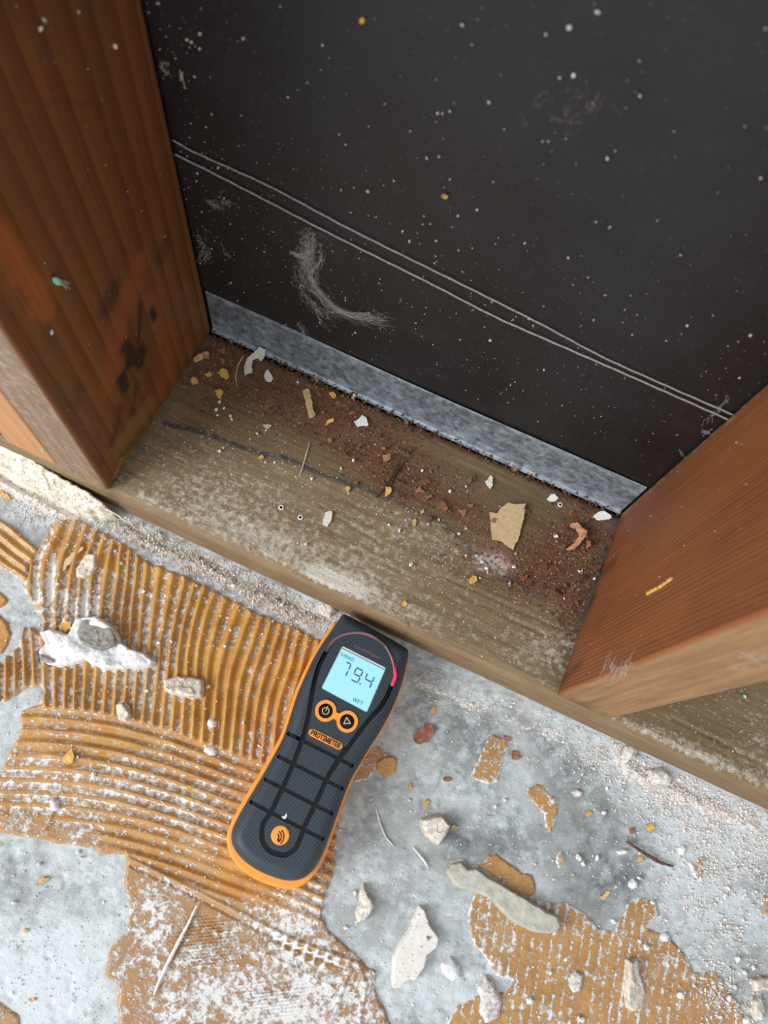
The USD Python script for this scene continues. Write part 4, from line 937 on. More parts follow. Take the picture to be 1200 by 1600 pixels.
# adhesive flakes and chips lying on the floor
FCH = [
 (C5([262, 490, 285, 465, 300, 445, 308, 470, 305, 510, 280, 520, 262, 512], 0, 1000, 2.667), 1.6, 'yellow', 'ochre_chip', 'mustard chip on the lower ridges at left', 'chip'),
 (C5([195, 145, 235, 115, 270, 118, 265, 160, 235, 180, 205, 165], 40, 940, 3.75), 3.0, 'yellow', 'ochre_chip', 'mustard chip tucked behind the white plaster lump', 'chip'),
 (C5([508, 1120, 560, 1060, 640, 990, 715, 950, 718, 965, 650, 1040, 545, 1160, 515, 1160], 0, 680, 1200 / 220), 2.2, 'tan_chip', 'wood_splinter', 'flat orange-brown wood splinter on the ridges at upper left', 'splinter'),
 (C5([0, 455, 35, 485, 90, 535, 85, 555, 50, 540, 0, 505], 0, 680, 1200 / 220), 1.5, 'yellow', 'wood_splinter', 'small orange splinter at the left edge under the plaster remnant', 'splinter'),
 (C5([655, 405, 690, 360, 730, 350, 740, 385, 720, 420, 680, 435, 660, 425], 400, 1000, 2.667), 1.8, 'red_chip', 'rust_flake', 'rust-brown crumbly flake on the concrete right of the buttons', 'flake'),
 (C5([725, 290, 740, 275, 750, 300, 735, 312], 400, 1000, 2.667), 1.2, 'yellow', 'ochre_chip', 'tiny yellow chip on the dusty concrete beside the meter head', 'chip'),
 (C5([780, 572, 800, 568, 815, 580, 800, 592, 782, 588], 400, 1000, 2.667), 1.2, 'red_chip', 'rust_flake', 'little rust flake left of the slanted adhesive residue', 'flake'),
 (C5([635, 600, 648, 600, 650, 618, 635, 618], 400, 1000, 2.667), 1.2, 'yellow', 'ochre_chip', 'tiny olive chip right of the yellow-brown flake', 'chip'),
 (C5([698, 668, 712, 663, 722, 682, 710, 692, 700, 685], 400, 1000, 2.667), 1.3, 'yellow', 'ochre_chip', 'tiny olive chip above the angular mortar block', 'chip'),
 (C5([1030, 400, 1060, 405, 1062, 420, 1035, 422], 400, 1000, 2.667), 1.3, 'red_chip', 'rust_flake', 'rust flake at the top of the slanted adhesive residue', 'flake'),
 (C5([0, 462, 20, 465, 38, 490, 15, 502, 0, 498], 800, 1000, 2.667), 1.6, 'red_chip', 'rust_flake', 'reddish flake right of the slanted adhesive residue', 'flake'),
 (C5([305, 720, 325, 710, 335, 725, 318, 740], 800, 1000, 2.667), 1.3, 'yellow', 'ochre_chip', 'yellow chip on the dark concrete at right', 'chip'),
 (C5([560, 775, 585, 765, 597, 785, 575, 802], 800, 1000, 2.667), 1.6, 'yellow', 'ochre_chip', 'orange chip in the white dust above the dark stick', 'chip'),
 (C5([485, 790, 505, 783, 515, 800, 495, 810], 800, 1000, 2.667), 1.3, 'red_chip', 'rust_flake', 'rust flake just above the dark stick', 'flake'),
 (C5([525, 905, 542, 900, 547, 920, 530, 925], 800, 1000, 2.667), 1.3, 'yellow', 'ochre_chip', 'orange chip just below the dark stick', 'chip'),
 (C5([365, 1075, 400, 1045, 410, 1052, 380, 1085], 800, 1000, 2.667), 1.3, 'splinter', 'wood_splinter', 'short tan sliver above the brown adhesive bed', 'splinter'),
 (C5([155, 1005, 180, 988, 208, 990, 195, 1005, 165, 1015], 0, 1000, 2.667), 1.2, 'yellow', 'ochre_chip', 'ochre bit lying on the bluish concrete, upper one', 'chip'),
 (C5([95, 1208, 118, 1205, 115, 1220, 98, 1220], 0, 1000, 2.667), 1.0, 'yellow', 'ochre_chip', 'ochre bit lying on the bluish concrete, middle one', 'chip'),
 (C5([118, 1500, 145, 1490, 148, 1502, 125, 1510], 0, 1000, 2.667), 1.0, 'yellow', 'ochre_chip', 'ochre bit lying on the bluish concrete, lowest one', 'chip'),
 (C5([300, 235, 320, 222, 338, 240, 320, 262, 300, 255], 640, 1240, 4.615), 1.5, 'yellow', 'ochre_chip', 'ochre bit at the right side of the angular mortar block', 'chip'),
 (C5([710, 1238, 722, 1235, 728, 1245, 715, 1252], 400, 1000, 2.667), 6.6, 'red_chip', 'rust_flake', 'tiny orange flake lying on the pale tile shard', 'flake'),
]
for i, (poly, th, mt, nm, lb, ct) in enumerate(FCH):
    c = np.array(poly).reshape(-1, 2).mean(0)
    z0 = zat(*c) - .0003
    P = pts(poly, z0 + .001)
    single(nm, chip_mesh(P, z0 if th < 6 else .0062, min(th, 1.4) * MM if th < 6 else .0008, (.08, .05), 0, (), .0003, 100 + i), mt, lb, ct)

# sticks
def stick(pl, r, seed=0, n=24, sides=7):
    L = LineString(pl[:, :2]); zz = np.interp(np.linspace(0, 1, n), np.linspace(0, 1, len(pl)), pl[:, 2])
    c = np.array([L.interpolate(t, normalized=True).coords[0] for t in np.linspace(0, 1, n)])
    p = np.c_[c, zz]
    rr = np.random.default_rng(seed)
    rad = np.sin(np.linspace(.25, math.pi - .25, n)) ** .5 * r * rr.uniform(.75, 1.2, n)
    tn = np.gradient(p, axis=0); tn /= np.linalg.norm(tn, axis=1, keepdims=True)
    a = np.cross(tn, [0, 0, 1.0]); a /= np.linalg.norm(a, axis=1, keepdims=True); b = np.cross(a, tn)
    an = np.arange(sides) * 2 * np.pi / sides
    v = p[:, None] + rad[:, None, None] * (np.cos(an)[None, :, None] * a[:, None] + np.sin(an)[None, :, None] * b[:, None])
    v = v.reshape(-1, 3)
    i, j = np.meshgrid(np.arange(n - 1), np.arange(sides), indexing='ij')
    q = np.stack([i * sides + j, i * sides + (j + 1) % sides, (i + 1) * sides + (j + 1) % sides, (i + 1) * sides + j], -1).reshape(-1, 4)
    f = [q[:, [0, 1, 2]], q[:, [0, 2, 3]]]
    f.append(np.array([[0, k + 1, k] for k in range(1, sides - 1)])); o = (n - 1) * sides
    f.append(np.array([[o, o + k, o + k + 1] for k in range(1, sides - 1)]))
    return trimesh.Trimesh(v, np.vstack(f), process=False)


def pl3(flat, z):
    z = np.broadcast_to(z, (len(flat) // 2,))
    return np.array([at(flat[2 * i], flat[2 * i + 1], z[i]) for i in range(len(z))])


k54 = 1200 / 220
single('bark_stick', stick(pl3(C5([255, 535, 330, 440, 400, 320, 440, 250, 490, 180], 540, 680, k54), [H + .0012, H + .002, H + .003, H + .0035, H + .0028]), .0009, 1), 'dark_chip', 'dark brown wood stick lying among bark flakes at mid plate', 'stick')
single('bark_stick', stick(pl3(C5([360, 470, 400, 380, 450, 290, 520, 215], 540, 680, k54), H + .0012), .0009, 2), 'dark_chip', 'shorter dark stick just right of the long one on the plate', 'stick')
single('pale_fibre', stick(pl3([380, 556, 372, 570, 368, 588, 370, 602], [H + .004, H + .003, H + .0015, H + .0012]), .0005, 8), 'splinter', 'thin pale fibre left of the curved ivory paint flake', 'fibre')
single('pale_fibre', stick(pl3([484, 690, 478, 712, 471, 735, 466, 746], H + .0012), .0004, 9), 'mortar', 'thin pale fibre crossing the dark ink line on the plate', 'fibre')
single('dark_stick', stick(pl3([979, 1314, 990, 1322, 1008, 1334, 1030, 1347, 1052, 1354], [.002, .003, .0032, .0028, .002]), .0012, 3), 'dark_chip', 'blackish stick lying in the white dust on the right floor', 'stick')
single('adhesive_rib', stick(pl3([307, 1415, 296, 1440, 280, 1470, 262, 1505, 248, 1535, 240, 1555], .0036), .0011, 4), 'tile', 'pale thin rib standing on the lower white-dusted adhesive', 'rib')
single('pale_sliver', stick(pl3(C5([20, 385, 70, 440, 110, 490, 135, 540], 640, 1240, 4.615), .0016), .0008, 5), 'plaster', 'thin white curved sliver on concrete left of the putty strip', 'sliver')
single('pale_fibre', stick(pl3(C5([500, 700, 515, 760, 540, 820, 575, 860], 400, 1000, 2.667), .0010), .0006, 6), 'plaster', 'thin pale curved fibre on concrete beside the meter foot', 'fibre')
single('paper_shred', stick(pl3([150, 790, 165, 795, 185, 806, 205, 820], [.022, .02, .014, .008]), .0008, 7), 'plaster_cream', 'thin torn paper shred at the right tip of the plaster remnant', 'paper shred')
for q, lb in ((C5([118, 880], 400, 500, 3), 'small pale ring-shaped hole rim on the plate, left of the close pair'), (C5([208, 926], 400, 500, 3), 'small pale ring-shaped hole rim on the plate, right of the close pair'), (C5([750, 210], 700, 740, s43), 'pale ring on the plate beside the white flake near the flashing')):
    c = at(q[0], q[1], H)
    rg = trimesh.creation.torus(.0014, .00055, 20, 8); rg.apply_translation([c[0], c[1], H + .0006])
    t = thing('ring_plug', lb, 'ring', (c[0], c[1], H))
    rg.apply_translation([-c[0], -c[1], -H])
    obj('rim', rg, 'white_chip', t, smooth=True)
    cy = trimesh.creation.cylinder(.0010, .0004, sections=16); cy.apply_translation([0, 0, .0006]); obj('hole', cy, 'gloss_black', t)

# ------------------------------------------------------------------ bark flakes, one by one
def flake_poly(cx, cy, r, rg, z):
    n = rg.integers(5, 8); a = np.sort(rg.uniform(0, 2 * np.pi, n)); el = rg.uniform(.45, .9); th = rg.uniform(0, np.pi)
    q = np.stack([np.cos(a), np.sin(a) * el], 1) * rg.uniform(.7, 1.15, (n, 1)) * r
    R = np.array([[math.cos(th), -math.sin(th)], [math.sin(th), math.cos(th)]])
    return q @ R.T + at(cx, cy, z)[:2]


rg = np.random.default_rng(7)
RED = [(625, 757, 6), (622, 753, 5), (663, 755, 9), (655, 768, 6), (668, 778, 6), (692, 790, 9), (695, 797, 6), (733, 750, 6), (655, 715, 5), (630, 705, 6), (604, 717, 7), (593, 722, 5), (670, 812, 6), (676, 813, 5), (733, 790, 5), (722, 802, 6), (625, 777, 5), (600, 700, 5), (560, 700, 5), (540, 712, 5), (515, 690, 5), (535, 600, 6), (550, 645, 6), (500, 615, 5), (530, 632, 5), (545, 638, 4), (568, 635, 5), (495, 595, 5),
       (440, 580, 5), (450, 595, 6), (425, 615, 5), (470, 650, 6), (430, 640, 5), (410, 650, 4), (350, 548, 8), (362, 556, 7), (345, 565, 6), (335, 543, 6), (358, 535, 6), (322, 560, 5),
       (893, 798, 6), (908, 797, 6), (897, 805, 5), (915, 815, 6), (900, 830, 9), (908, 838, 8), (890, 825, 7), (876, 853, 6), (930, 887, 8), (905, 905, 7), (911, 902, 5), (823, 800, 5), (875, 975, 6), (900, 942, 5), (918, 852, 5), (828, 912, 6), (848, 918, 5), (870, 925, 6), (884, 917, 5), (820, 905, 5), (805, 735, 5), (740, 747, 4), (632, 660, 5), (700, 800, 4), (765, 690, 4), (770, 815, 5), (950, 845, 6)]
rev = {}
for i, (cx, cy, r) in enumerate(RED):
    dark = rg.uniform() < .25
    P = flake_poly(cx, cy, r * .00052, rg, ZP)
    m = chip_mesh(P, ZP - .0004 + rg.uniform(0, .0012), rg.uniform(.5, 1.2) * MM, (rg.uniform(-.6, .6), rg.uniform(-.6, .6)), rg.uniform(0, .6), (), .0003, 200 + i)
    end = 'left part' if cx < 470 else 'middle' if cx < 790 else 'right end'
    single('bark_flake', m, 'dark_chip' if dark else 'red_chip', whereabouts(f'{"dark" if dark else "reddish"} brown bark flake', cx, cy, LAND), 'bark flake', f'{"dark" if dark else "reddish"} bark flakes on the {end} of the plate')

# white crumbs, one by one
def nugget(c, r, rgen, sub=1):
    m = trimesh.creation.icosphere(subdivisions=sub, radius=r)
    v = m.vertices * rgen.uniform(.5, 1.15, 3) * rgen.uniform(.7, 1.25, (len(m.vertices), 1))
    v *= (.8 + .4 * noise(v / r * 1.6 + rgen.uniform(0, 99, 3), 3))[:, None]
    v = v @ Rotation.random(random_state=int(rgen.integers(1e6))).as_matrix().T
    v[:, 2] = v[:, 2] - v[:, 2].min()
    return trimesh.Trimesh(v + c, m.faces, process=False)


PW = [(642, 882, 5.5), (608, 820, 4.5), (624, 829, 4.5), (686, 812, 4), (669, 819, 4), (728, 826, 5), (717, 834, 4), (870, 838, 5), (867, 838, 3.5), (803, 886, 4), (806, 865, 3), (343, 628, 5), (338, 640, 4), (350, 638, 4), (360, 650, 5), (362, 655, 4), (340, 648, 4), (402, 678, 4), (416, 672, 4), (465, 597, 4), (551, 622, 4.5), (553, 618, 4), (552, 720, 4.5), (533, 732, 3.5), (703, 768, 4), (660, 735, 4), (478, 850, 4.5), (465, 848, 3), (765, 705, 3), (586, 694, 3), (728, 760, 3), (905, 893, 4), (909, 892, 3.5), (929, 904, 4.5), (750, 903, 4), (753, 878, 4.5), (760, 888, 5), (762, 893, 4), (796, 912, 4), (882, 935, 3), (343, 705, 4.5), (349, 700, 3), (487, 748, 3.5), (415, 722, 4), (429, 722, 3), (745, 868, 3.5), (728, 868, 3)]
for i, (cx, cy, r) in enumerate(PW):
    c = at(cx, cy, H + .001); c[2] = H + .0001
    single('white_crumb', nugget(c, r * .00029, rg), 'powder', whereabouts('small white crumb on the plate', cx, cy, LAND), 'crumb', f'white crumbs on the {"left half" if cx < 560 else "right half"} of the plate')
FW = [(248, 1005, 5), (268, 1003, 5), (230, 1080, 4), (326, 1073, 5), (360, 985, 4), (122, 1183, 4), (146, 1211, 5), (330, 1178, 4), (268, 1184, 3.5), (60, 1350, 5), (20, 1411, 5), (121, 1332, 5), (125, 1340, 4), (240, 1420, 4), (555, 1395, 5), (540, 1450, 4), (640, 1250, 4), (775, 1260, 5), (790, 1250, 4), (905, 1340, 6), (912, 1350, 5), (935, 1341, 5), (950, 1232, 5), (945, 1270, 5), (1020, 1410, 5), (1000, 1372, 5), (1135, 1400, 5), (1140, 1388, 5), (1062, 1555, 6), (1010, 1480, 6), (1070, 1552, 5), (910, 1594, 6), (905, 1590, 5), (1150, 1543, 6), (1140, 1560, 5), (1165, 1520, 6), (1180, 1512, 5), (1155, 1500, 5), (1085, 1540, 5), (1000, 1470, 5), (960, 1440, 5), (885, 1500, 4), (860, 1520, 4), (380, 1130, 4), (405, 1165, 4), (300, 1090, 4), (352, 1010, 4), (410, 990, 4), (190, 880, 4), (225, 925, 4), (330, 890, 5), (365, 915, 5), (410, 930, 5), (440, 945, 5), (180, 860, 4), (100, 790, 5), (70, 790, 5), (85, 800, 5)]
for i, (cx, cy, r) in enumerate(FW):
    c = at(cx, cy, .003); c[2] = surf(c[:1], c[1:2])[0] - .0002
    rgn = 'left of the meter' if cx < 540 else 'right of the meter'
    single('white_crumb', nugget(c, r * .00033, rg), 'powder', whereabouts('small white crumb on the floor', cx, cy, LANDF), 'crumb', f'white crumbs on the floor {rgn}')

# ------------------------------------------------------------------ fine powder and dust nobody could count
OCT = trimesh.creation.octahedron() if hasattr(trimesh.creation, 'octahedron') else trimesh.Trimesh([[1, 0, 0], [-1, 0, 0], [0, 1, 0], [0, -1, 0], [0, 0, 1], [0, 0, -1]], [[0, 2, 4], [2, 1, 4], [1, 3, 4], [3, 0, 4], [2, 0, 5], [1, 2, 5], [3, 1, 5], [0, 3, 5]], process=False)


def grains(P, r, seed, flat=(.5, 1.0)):
    rgn = np.random.default_rng(seed); n = len(P)
    R = Rotation.random(n, random_state=seed).as_matrix()
    sc = rgn.uniform(.6, 1.3, (n, 1, 3)) * r[:, None, None]; sc[:, :, 2] *= rgn.uniform(*flat, (n, 1))
    v = OCT.vertices[None] * sc * rgn.uniform(.7, 1.3, (n, 6, 1))
    v = np.einsum('nij,nkj->nki', R, v) + P[:, None]
    f = OCT.faces[None] + 6 * np.arange(n)[:, None, None]
    return v.reshape(-1, 3), f.reshape(-1, 3)


def scatter(n, dens, z, seed, box_px, rmin, rmax, power=3.0):
    """n grains over a pixel-bounded region of the level z, thinned by dens(x, y) in 0..1, resting on whatever is there"""
    rgn = np.random.default_rng(seed)
    C = pts(box_px, z)[:, :2]; lo, hi = C.min(0), C.max(0)
    out = []; tot = 0
    while tot < n:
        q = rgn.uniform(lo, hi, (n * 3, 2))
        q = q[rgn.uniform(size=len(q)) < dens(q[:, 0], q[:, 1])]
        out.append(q); tot += len(q)
    q = np.vstack(out)[:n]
    r = rmin + (rmax - rmin) * rgn.uniform(size=n) ** power
    zz = surf(q[:, 0], q[:, 1]) + r * .3
    return np.c_[q, zz], r


FOOT = Polygon(pts([532, 955, 489, 1020, 458, 1087, 426, 1172, 364, 1278, 352, 1306, 364, 1350, 406, 1382, 444, 1393, 490, 1372, 521, 1302, 561, 1200, 616, 1107, 645, 1020], .012)[:, :2]).buffer(.001)


def dens_floor(x, y):
    m = floor_masks(x, y)
    return ~shapely.contains_xy(FOOT, x, y) * np.clip(.25 + (m[:, 0] - .15) * .8 + .5 * m[:, 1], 0, 1) * (y < -0.001)


P, r = scatter(17000, dens_floor, 0, 301, [0, 690, 1200, 1250, 0, 1620, 1200, 1620], .00018, .0009, 5)
single('white_powder', grains(P, r, 301), 'powder', 'fine white powder grains scattered over the concrete and adhesive', 'powder', kind='stuff')
P, r = scatter(15000, lambda x, y: np.clip(blobs(x, y, [(1080, 1230, 160, 45, 26, 1.0), (1150, 1290, 90, 50, 20, .9), (980, 1190, 60, 30, 20, .7), (520, 950, 30, 25, 0, .8), (1120, 1390, 100, 60, 20, .45), (1150, 1540, 60, 70, 0, .5)]) * (.15 + 1.7 * smoothstep(n2(x, y, 75, 55, 4), .32, .68)), 0, 1) * (y < -.0005), 0, 302, [450, 900, 1230, 1150, 450, 1620, 1230, 1620], .00020, .0012, 4.5)
single('plaster_grit', grains(P, r, 302), 'powder_warm', 'coarse pale plaster grit in the drift along the right plate edge', 'grit', kind='stuff')
P, r = scatter(4200, lambda x, y: np.clip(blobs(x, y, [(330, 885, 170, 22, 26, 1.0), (440, 950, 80, 25, 25, .8), (190, 830, 60, 20, 25, .8), (60, 790, 90, 25, 25, 1.0), (700, 1090, 70, 20, 26, .4)]), 0, 1) * (y < -.0005), 0, 303, [0, 690, 760, 1150, 0, 1000, 760, 1100], .0003, .0011, 3)
single('debris_grit', grains(P, r, 303), 'powder_beige', 'beige and grey grit along the plate edge left of the meter', 'grit', kind='stuff')


def dens_plate(x, y):
    m = plate_masks(x, y, np.full_like(x, H))['mask']
    return np.clip(.16 + m[:, 0] * .9 + blobs(x, y, [(650, 850, 120, 50, 25, .4), (400, 690, 130, 40, 25, .25), (900, 900, 60, 80, 10, .35)], H), 0, 1) * (y > .004) * (y < D - .002) * ((x > 0.002) & (x < W - .002) | (x > W + .04))


P, r = scatter(9500, dens_plate, H, 304, [170, 500, 1230, 1000, 170, 800, 1230, 1260], .00013, .00060, 5)
P[:, 2] = H + r * .4
single('plate_dust', grains(P, r, 304), 'powder', 'tiny white dust specks scattered over the sill plate top', 'dust', kind='stuff')


def dens_brown(x, y):
    m = plate_masks(x, y, np.full_like(x, H))['mask']
    return np.clip(m[:, 1] * 1.1 - .1, 0, 1) * (y > .004) * (y < D - .001) * (x > 0.001) * (x < W - .001)


P, r = scatter(5200, dens_brown, H, 305, [170, 500, 1000, 800, 170, 800, 1000, 1260], .0003, .0013, 2.2)
P[:, 2] = H + r * .3
ng = 3400
single('bark_litter', grains(P[:ng], r[:ng], 305, (.2, .5)), 'red_chip', 'loose reddish bark litter spread along the back of the plate', 'litter', kind='stuff')
single('dark_litter', grains(P[ng:], r[ng:], 306, (.2, .5)), 'dark_chip', 'dark brown crumbled litter mixed along the back of the plate', 'litter', kind='stuff')
P, r = scatter(1100, lambda x, y: (y > D - .016) * np.exp(-((y - D + .001) / .004) ** 2) * (x > .002) * (x < W - .002), H, 307, [300, 490, 1020, 820, 300, 560, 1020, 860], .0004, .0016, 2)
P[:, 2] = H + r * .5 + .0012 * np.random.default_rng(8).uniform(size=len(P)) ** 2
single('bark_litter', grains(P, r, 307, (.3, .7)), 'dark_chip', 'crumbly brown litter banked against the foot of the flashing', 'litter', kind='stuff')


# specks on the black board and on the studs
def specks_on_board(n, seed):
    rgn = np.random.default_rng(seed)
    qx = rgn.uniform(0, W, n * 3); qz = rgn.uniform(.087, .55, n * 3)
    d = .22 + .8 * np.exp(-(qx / .03) ** 2) + .5 * np.exp(-((qz - .18) / .09) ** 2) - .25 * smoothstep(qx, .22, .33)
    k = np.nonzero(rgn.uniform(size=n * 3) < d)[0][:n]
    r = .00014 + .00052 * rgn.uniform(size=len(k)) ** 6
    return np.c_[qx[k], np.full(len(k), YP - .0003) - r * .3, qz[k]], r


P, r = specks_on_board(2800, 311)
single('board_dust', grains(P, r, 311), 'web', 'pale dust specks sprinkled over the black sheathing board', 'dust', kind='stuff')
BIG = [(934, 19, 5), (890, 43, 5), (853, 54, 4), (896, 118, 4), (949, 248, 4), (857, 221, 2.5), (848, 221, 2.5), (722, 39, 3.5), (764, 160, 4.5), (684, 177, 4), (703, 174, 3), (667, 247, 4.5), (686, 245, 4), (745, 328, 4.5), (716, 337, 4), (703, 280, 3), (738, 388, 3), (629, 361, 4), (679, 411, 4), (820, 380, 3), (888, 403, 3.5), (1074, 509, 4), (1173, 524, 4), (504, 71, 3.5), (438, 10, 3), (555, 520, 5), (576, 489, 4), (247, 5, 4), (312, 53, 4), (312, 76, 4), (380, 60, 4), (292, 62, 4), (299, 66, 4), (304, 120, 3.5), (641, 205, 3), (553, 293, 2), (530, 210, 2), (540, 226, 3), (450, 152, 3), (320, 222, 3), (341, 262, 4), (308, 271, 4), (307, 283, 3.5), (350, 310, 4), (360, 350, 3.5), (381, 457, 4), (345, 466, 4), (361, 442, 3.5), (766, 532, 4), (850, 578, 3.5), (1000, 150, 3), (640, 378, 3), (470, 446, 3)]
for cx, cy, r_ in BIG:
    c = at_y(cx, cy, YP - .0006)
    m = nugget(np.zeros(3), r_ * .00019, rg); m.vertices -= m.vertices.mean(0)
    m.apply_translation(c)
    half = 'upper' if c[2] > .22 else 'lower'
    single('dust_crumb', m, 'web', whereabouts('white dust crumb on the black board', cx, cy, LANDB), 'dust crumb', f'dust crumbs on the {half} part of the black board')
for cx, cy, r_, lb in ((695, 307, 6.5, 'orange-yellow crumb stuck on the black board above the cords'), (533, 297, 3, 'tiny yellow crumb on the board, left of the small pair'), (575, 299, 3.2, 'tiny yellow crumb on the board, right of the small pair'), (566, 33, 4.5, 'dull olive crumb near the top of the black board')):
    c = at_y(cx, cy, YP - .0007)
    m = nugget(np.zeros(3), r_ * .00028, rg); m.vertices -= m.vertices.mean(0); m.apply_translation(c)
    single('yellow_crumb', m, 'yellow', lb, 'crumb')


def specks_on_x(n, x0, seed, sgn, zr=(.05, .45)):
    rgn = np.random.default_rng(seed)
    r = .00012 + .0004 * rgn.uniform(size=n) ** 4
    return np.c_[np.full(n, x0) + sgn * r * .3, rgn.uniform(.004, D - .004, n), rgn.uniform(*zr, n)], r


P, r = specks_on_x(260, 0.0, 312, 1)
single('stud_dust', grains(P, r, 312), 'powder_beige', 'pale dust specks on the inner face of the left stud', 'dust', kind='stuff')
P, r = specks_on_x(160, W, 313, -1)
single('stud_dust', grains(P, r, 313), 'powder_beige', 'pale dust specks on the inner face of the right stud', 'dust', kind='stuff')

# ------------------------------------------------------------------ cords, cobwebs, bits on the studs
def tube(P, r, sides=8, rad=None):
    P = np.asarray(P, float)
    tn = np.gradient(P, axis=0); tn /= np.linalg.norm(tn, axis=1, keepdims=True) + 1e-12
    ref = np.where(np.abs(tn[:, 2:]) < .9, [[0, 0, 1.0]], [[1.0, 0, 0]])
    a = np.cross(tn, ref); a /= np.linalg.norm(a, axis=1, keepdims=True); b = np.cross(a, tn)
    an = np.arange(sides) * 2 * np.pi / sides
    R = np.broadcast_to(r if rad is None else rad, (len(P),))[:, None, None]
    v = (P[:, None] + R * (np.cos(an)[None, :, None] * a[:, None] + np.sin(an)[None, :, None] * b[:, None])).reshape(-1, 3)
    n = len(P)
    i, j = np.meshgrid(np.arange(n - 1), np.arange(sides), indexing='ij')
    q = np.stack([i * sides + j, i * sides + (j + 1) % sides, (i + 1) * sides + (j + 1) % sides, (i + 1) * sides + j], -1).reshape(-1, 4)
    o = (n - 1) * sides
    f = np.vstack([q[:, [0, 1, 2]], q[:, [0, 2, 3]], [[0, k + 1, k] for k in range(1, sides - 1)], [[o, o + k, o + k + 1] for k in range(1, sides - 1)]])
    return trimesh.Trimesh(v, f, process=False)


def resample(P, n):
    P = np.asarray(P, float); s = np.r_[0, np.cumsum(np.linalg.norm(np.diff(P, axis=0), axis=1))]
    from scipy.interpolate import PchipInterpolator
    return PchipInterpolator(s, P)(np.linspace(0, s[-1], n))


UP = resample(pts([270, 219, 300, 236, 400, 281, 547, 358, 733, 450, 833, 500, 970, 571, 1145, 648], YP - .0012, at_y), 160)
LO = resample(pts([273, 241, 310, 259, 400, 305, 510, 362, 667, 440, 800, 507, 940, 568, 1139, 656], YP - .0012, at_y), 160)
for q in (UP, LO):
    q[:, 2] += .00012 * np.sin(np.arange(160) * .9)
single('cord', tube(UP, .00050), 'cord', 'upper of the two thin pale cords stretched across the black board', 'cord', smooth=True)
single('cord', tube(LO, .00055), 'cord', 'lower of the two thin pale cords stretched across the black board', 'cord', smooth=True)


def cobweb(label, paths, seed, name='cobweb'):
    rgn = np.random.default_rng(seed)
    P, cnt, wd = [], [], []
    for flat, n, spread, w in paths:
        base = pts(flat, YP - .0015, at_y)
        for k in range(n * 2 if n > 8 else n):
            t0 = rgn.uniform(-.05, .85) if n > 3 else 0
            t1 = min(1, t0 + rgn.uniform(.14, .42)) if n > 3 else 1
            t0 = max(0, t0)
            c = resample(base, 60)[int(t0 * 59):int(t1 * 59) + 1]
            if len(c) < 4: continue
            c = resample(c, 14)
            off = np.cumsum(rgn.normal(0, spread * .42, (14, 3)), 0) + rgn.normal(0, spread * .9, 3)
            off[:, 1] = -np.abs(off[:, 1]) * .8
            P.append(c + off); cnt.append(14); wd.append(np.full(14, w * rgn.uniform(.5, 1.2)))
    cv = UsdGeom.BasisCurves.Define(stage, numbered('/World', name))
    cv.CreateTypeAttr('linear'); cv.CreatePointsAttr(Vt.Vec3fArray.FromNumpy(np.vstack(P).astype(np.float32)))
    cv.CreateCurveVertexCountsAttr(cnt); cv.CreateWidthsAttr(Vt.FloatArray.FromNumpy(np.concatenate(wd).astype(np.float32))); cv.SetWidthsInterpolation('vertex')
    UsdShade.MaterialBindingAPI.Apply(cv.GetPrim()).Bind(UsdShade.Material.Get(stage, MAT['web']))
    tag(cv, label, 'cobweb')


cobweb('torn fuzzy cobweb hanging below the lower cord on the black board', [([490, 362, 488, 385, 482, 410, 484, 430, 492, 445, 508, 463, 525, 480, 545, 490, 575, 494, 605, 498], 90, .0017, .000045), ([490, 362, 484, 395, 478, 418], 50, .0024, .00004), ([452, 392, 470, 398, 482, 405], 12, .0007, .00014), ([468, 420, 475, 450, 488, 472, 508, 490, 520, 500], 20, .002, .00006), ([468, 502, 474, 515, 480, 530], 12, .001, .00007), ([505, 395, 498, 410, 487, 430, 500, 450], 12, .001, .00012)], 1)
cobweb('curled pale cobweb thread near the left stud at the top', [([284, 108, 287, 128, 297, 143, 308, 150, 320, 146], 5, .0004, .00022)], 2)
cobweb('wispy cobweb strand crossing the cords beside the right stud', [([1133, 617, 1135, 627, 1122, 640, 1108, 650, 1106, 668], 8, .0009, .00010)], 3)
cobweb('small wispy cobweb hook below the cords beside the right stud', [([1095, 668, 1102, 674, 1112, 672], 8, .0007, .00011)], 8)
cobweb('tiny cobweb wisp low on the board near the right stud', [([1062, 695, 1064, 705, 1070, 712], 4, .0006, .0001)], 9)
cobweb('patchy cobweb tuft on the board below the cords along the left stud', [([310, 350, 315, 370, 322, 385, 318, 405], 12, .0016, .00007)], 4)
cobweb('cobweb tuft on the board just under the left cord ends', [([320, 310, 340, 318, 362, 312], 10, .0016, .00007)], 10)
cobweb('small cobweb fibres right of the patchy tuft by the left stud', [([345, 375, 355, 398], 6, .0012, .00007)], 11)
cobweb('cobweb wisps high on the board against the left stud', [([245, 92, 255, 100, 262, 112], 8, .0016, .00008)], 12)
cobweb('faint smoky cobweb tuft high on the black board, larger of two', [([906, 177, 915, 160, 930, 148, 945, 140], 7, .004, .000022)], 5)
cobweb('faint smoky cobweb tuft high on the black board, smaller of two', [([835, 160, 850, 162], 4, .003, .000022)], 6)

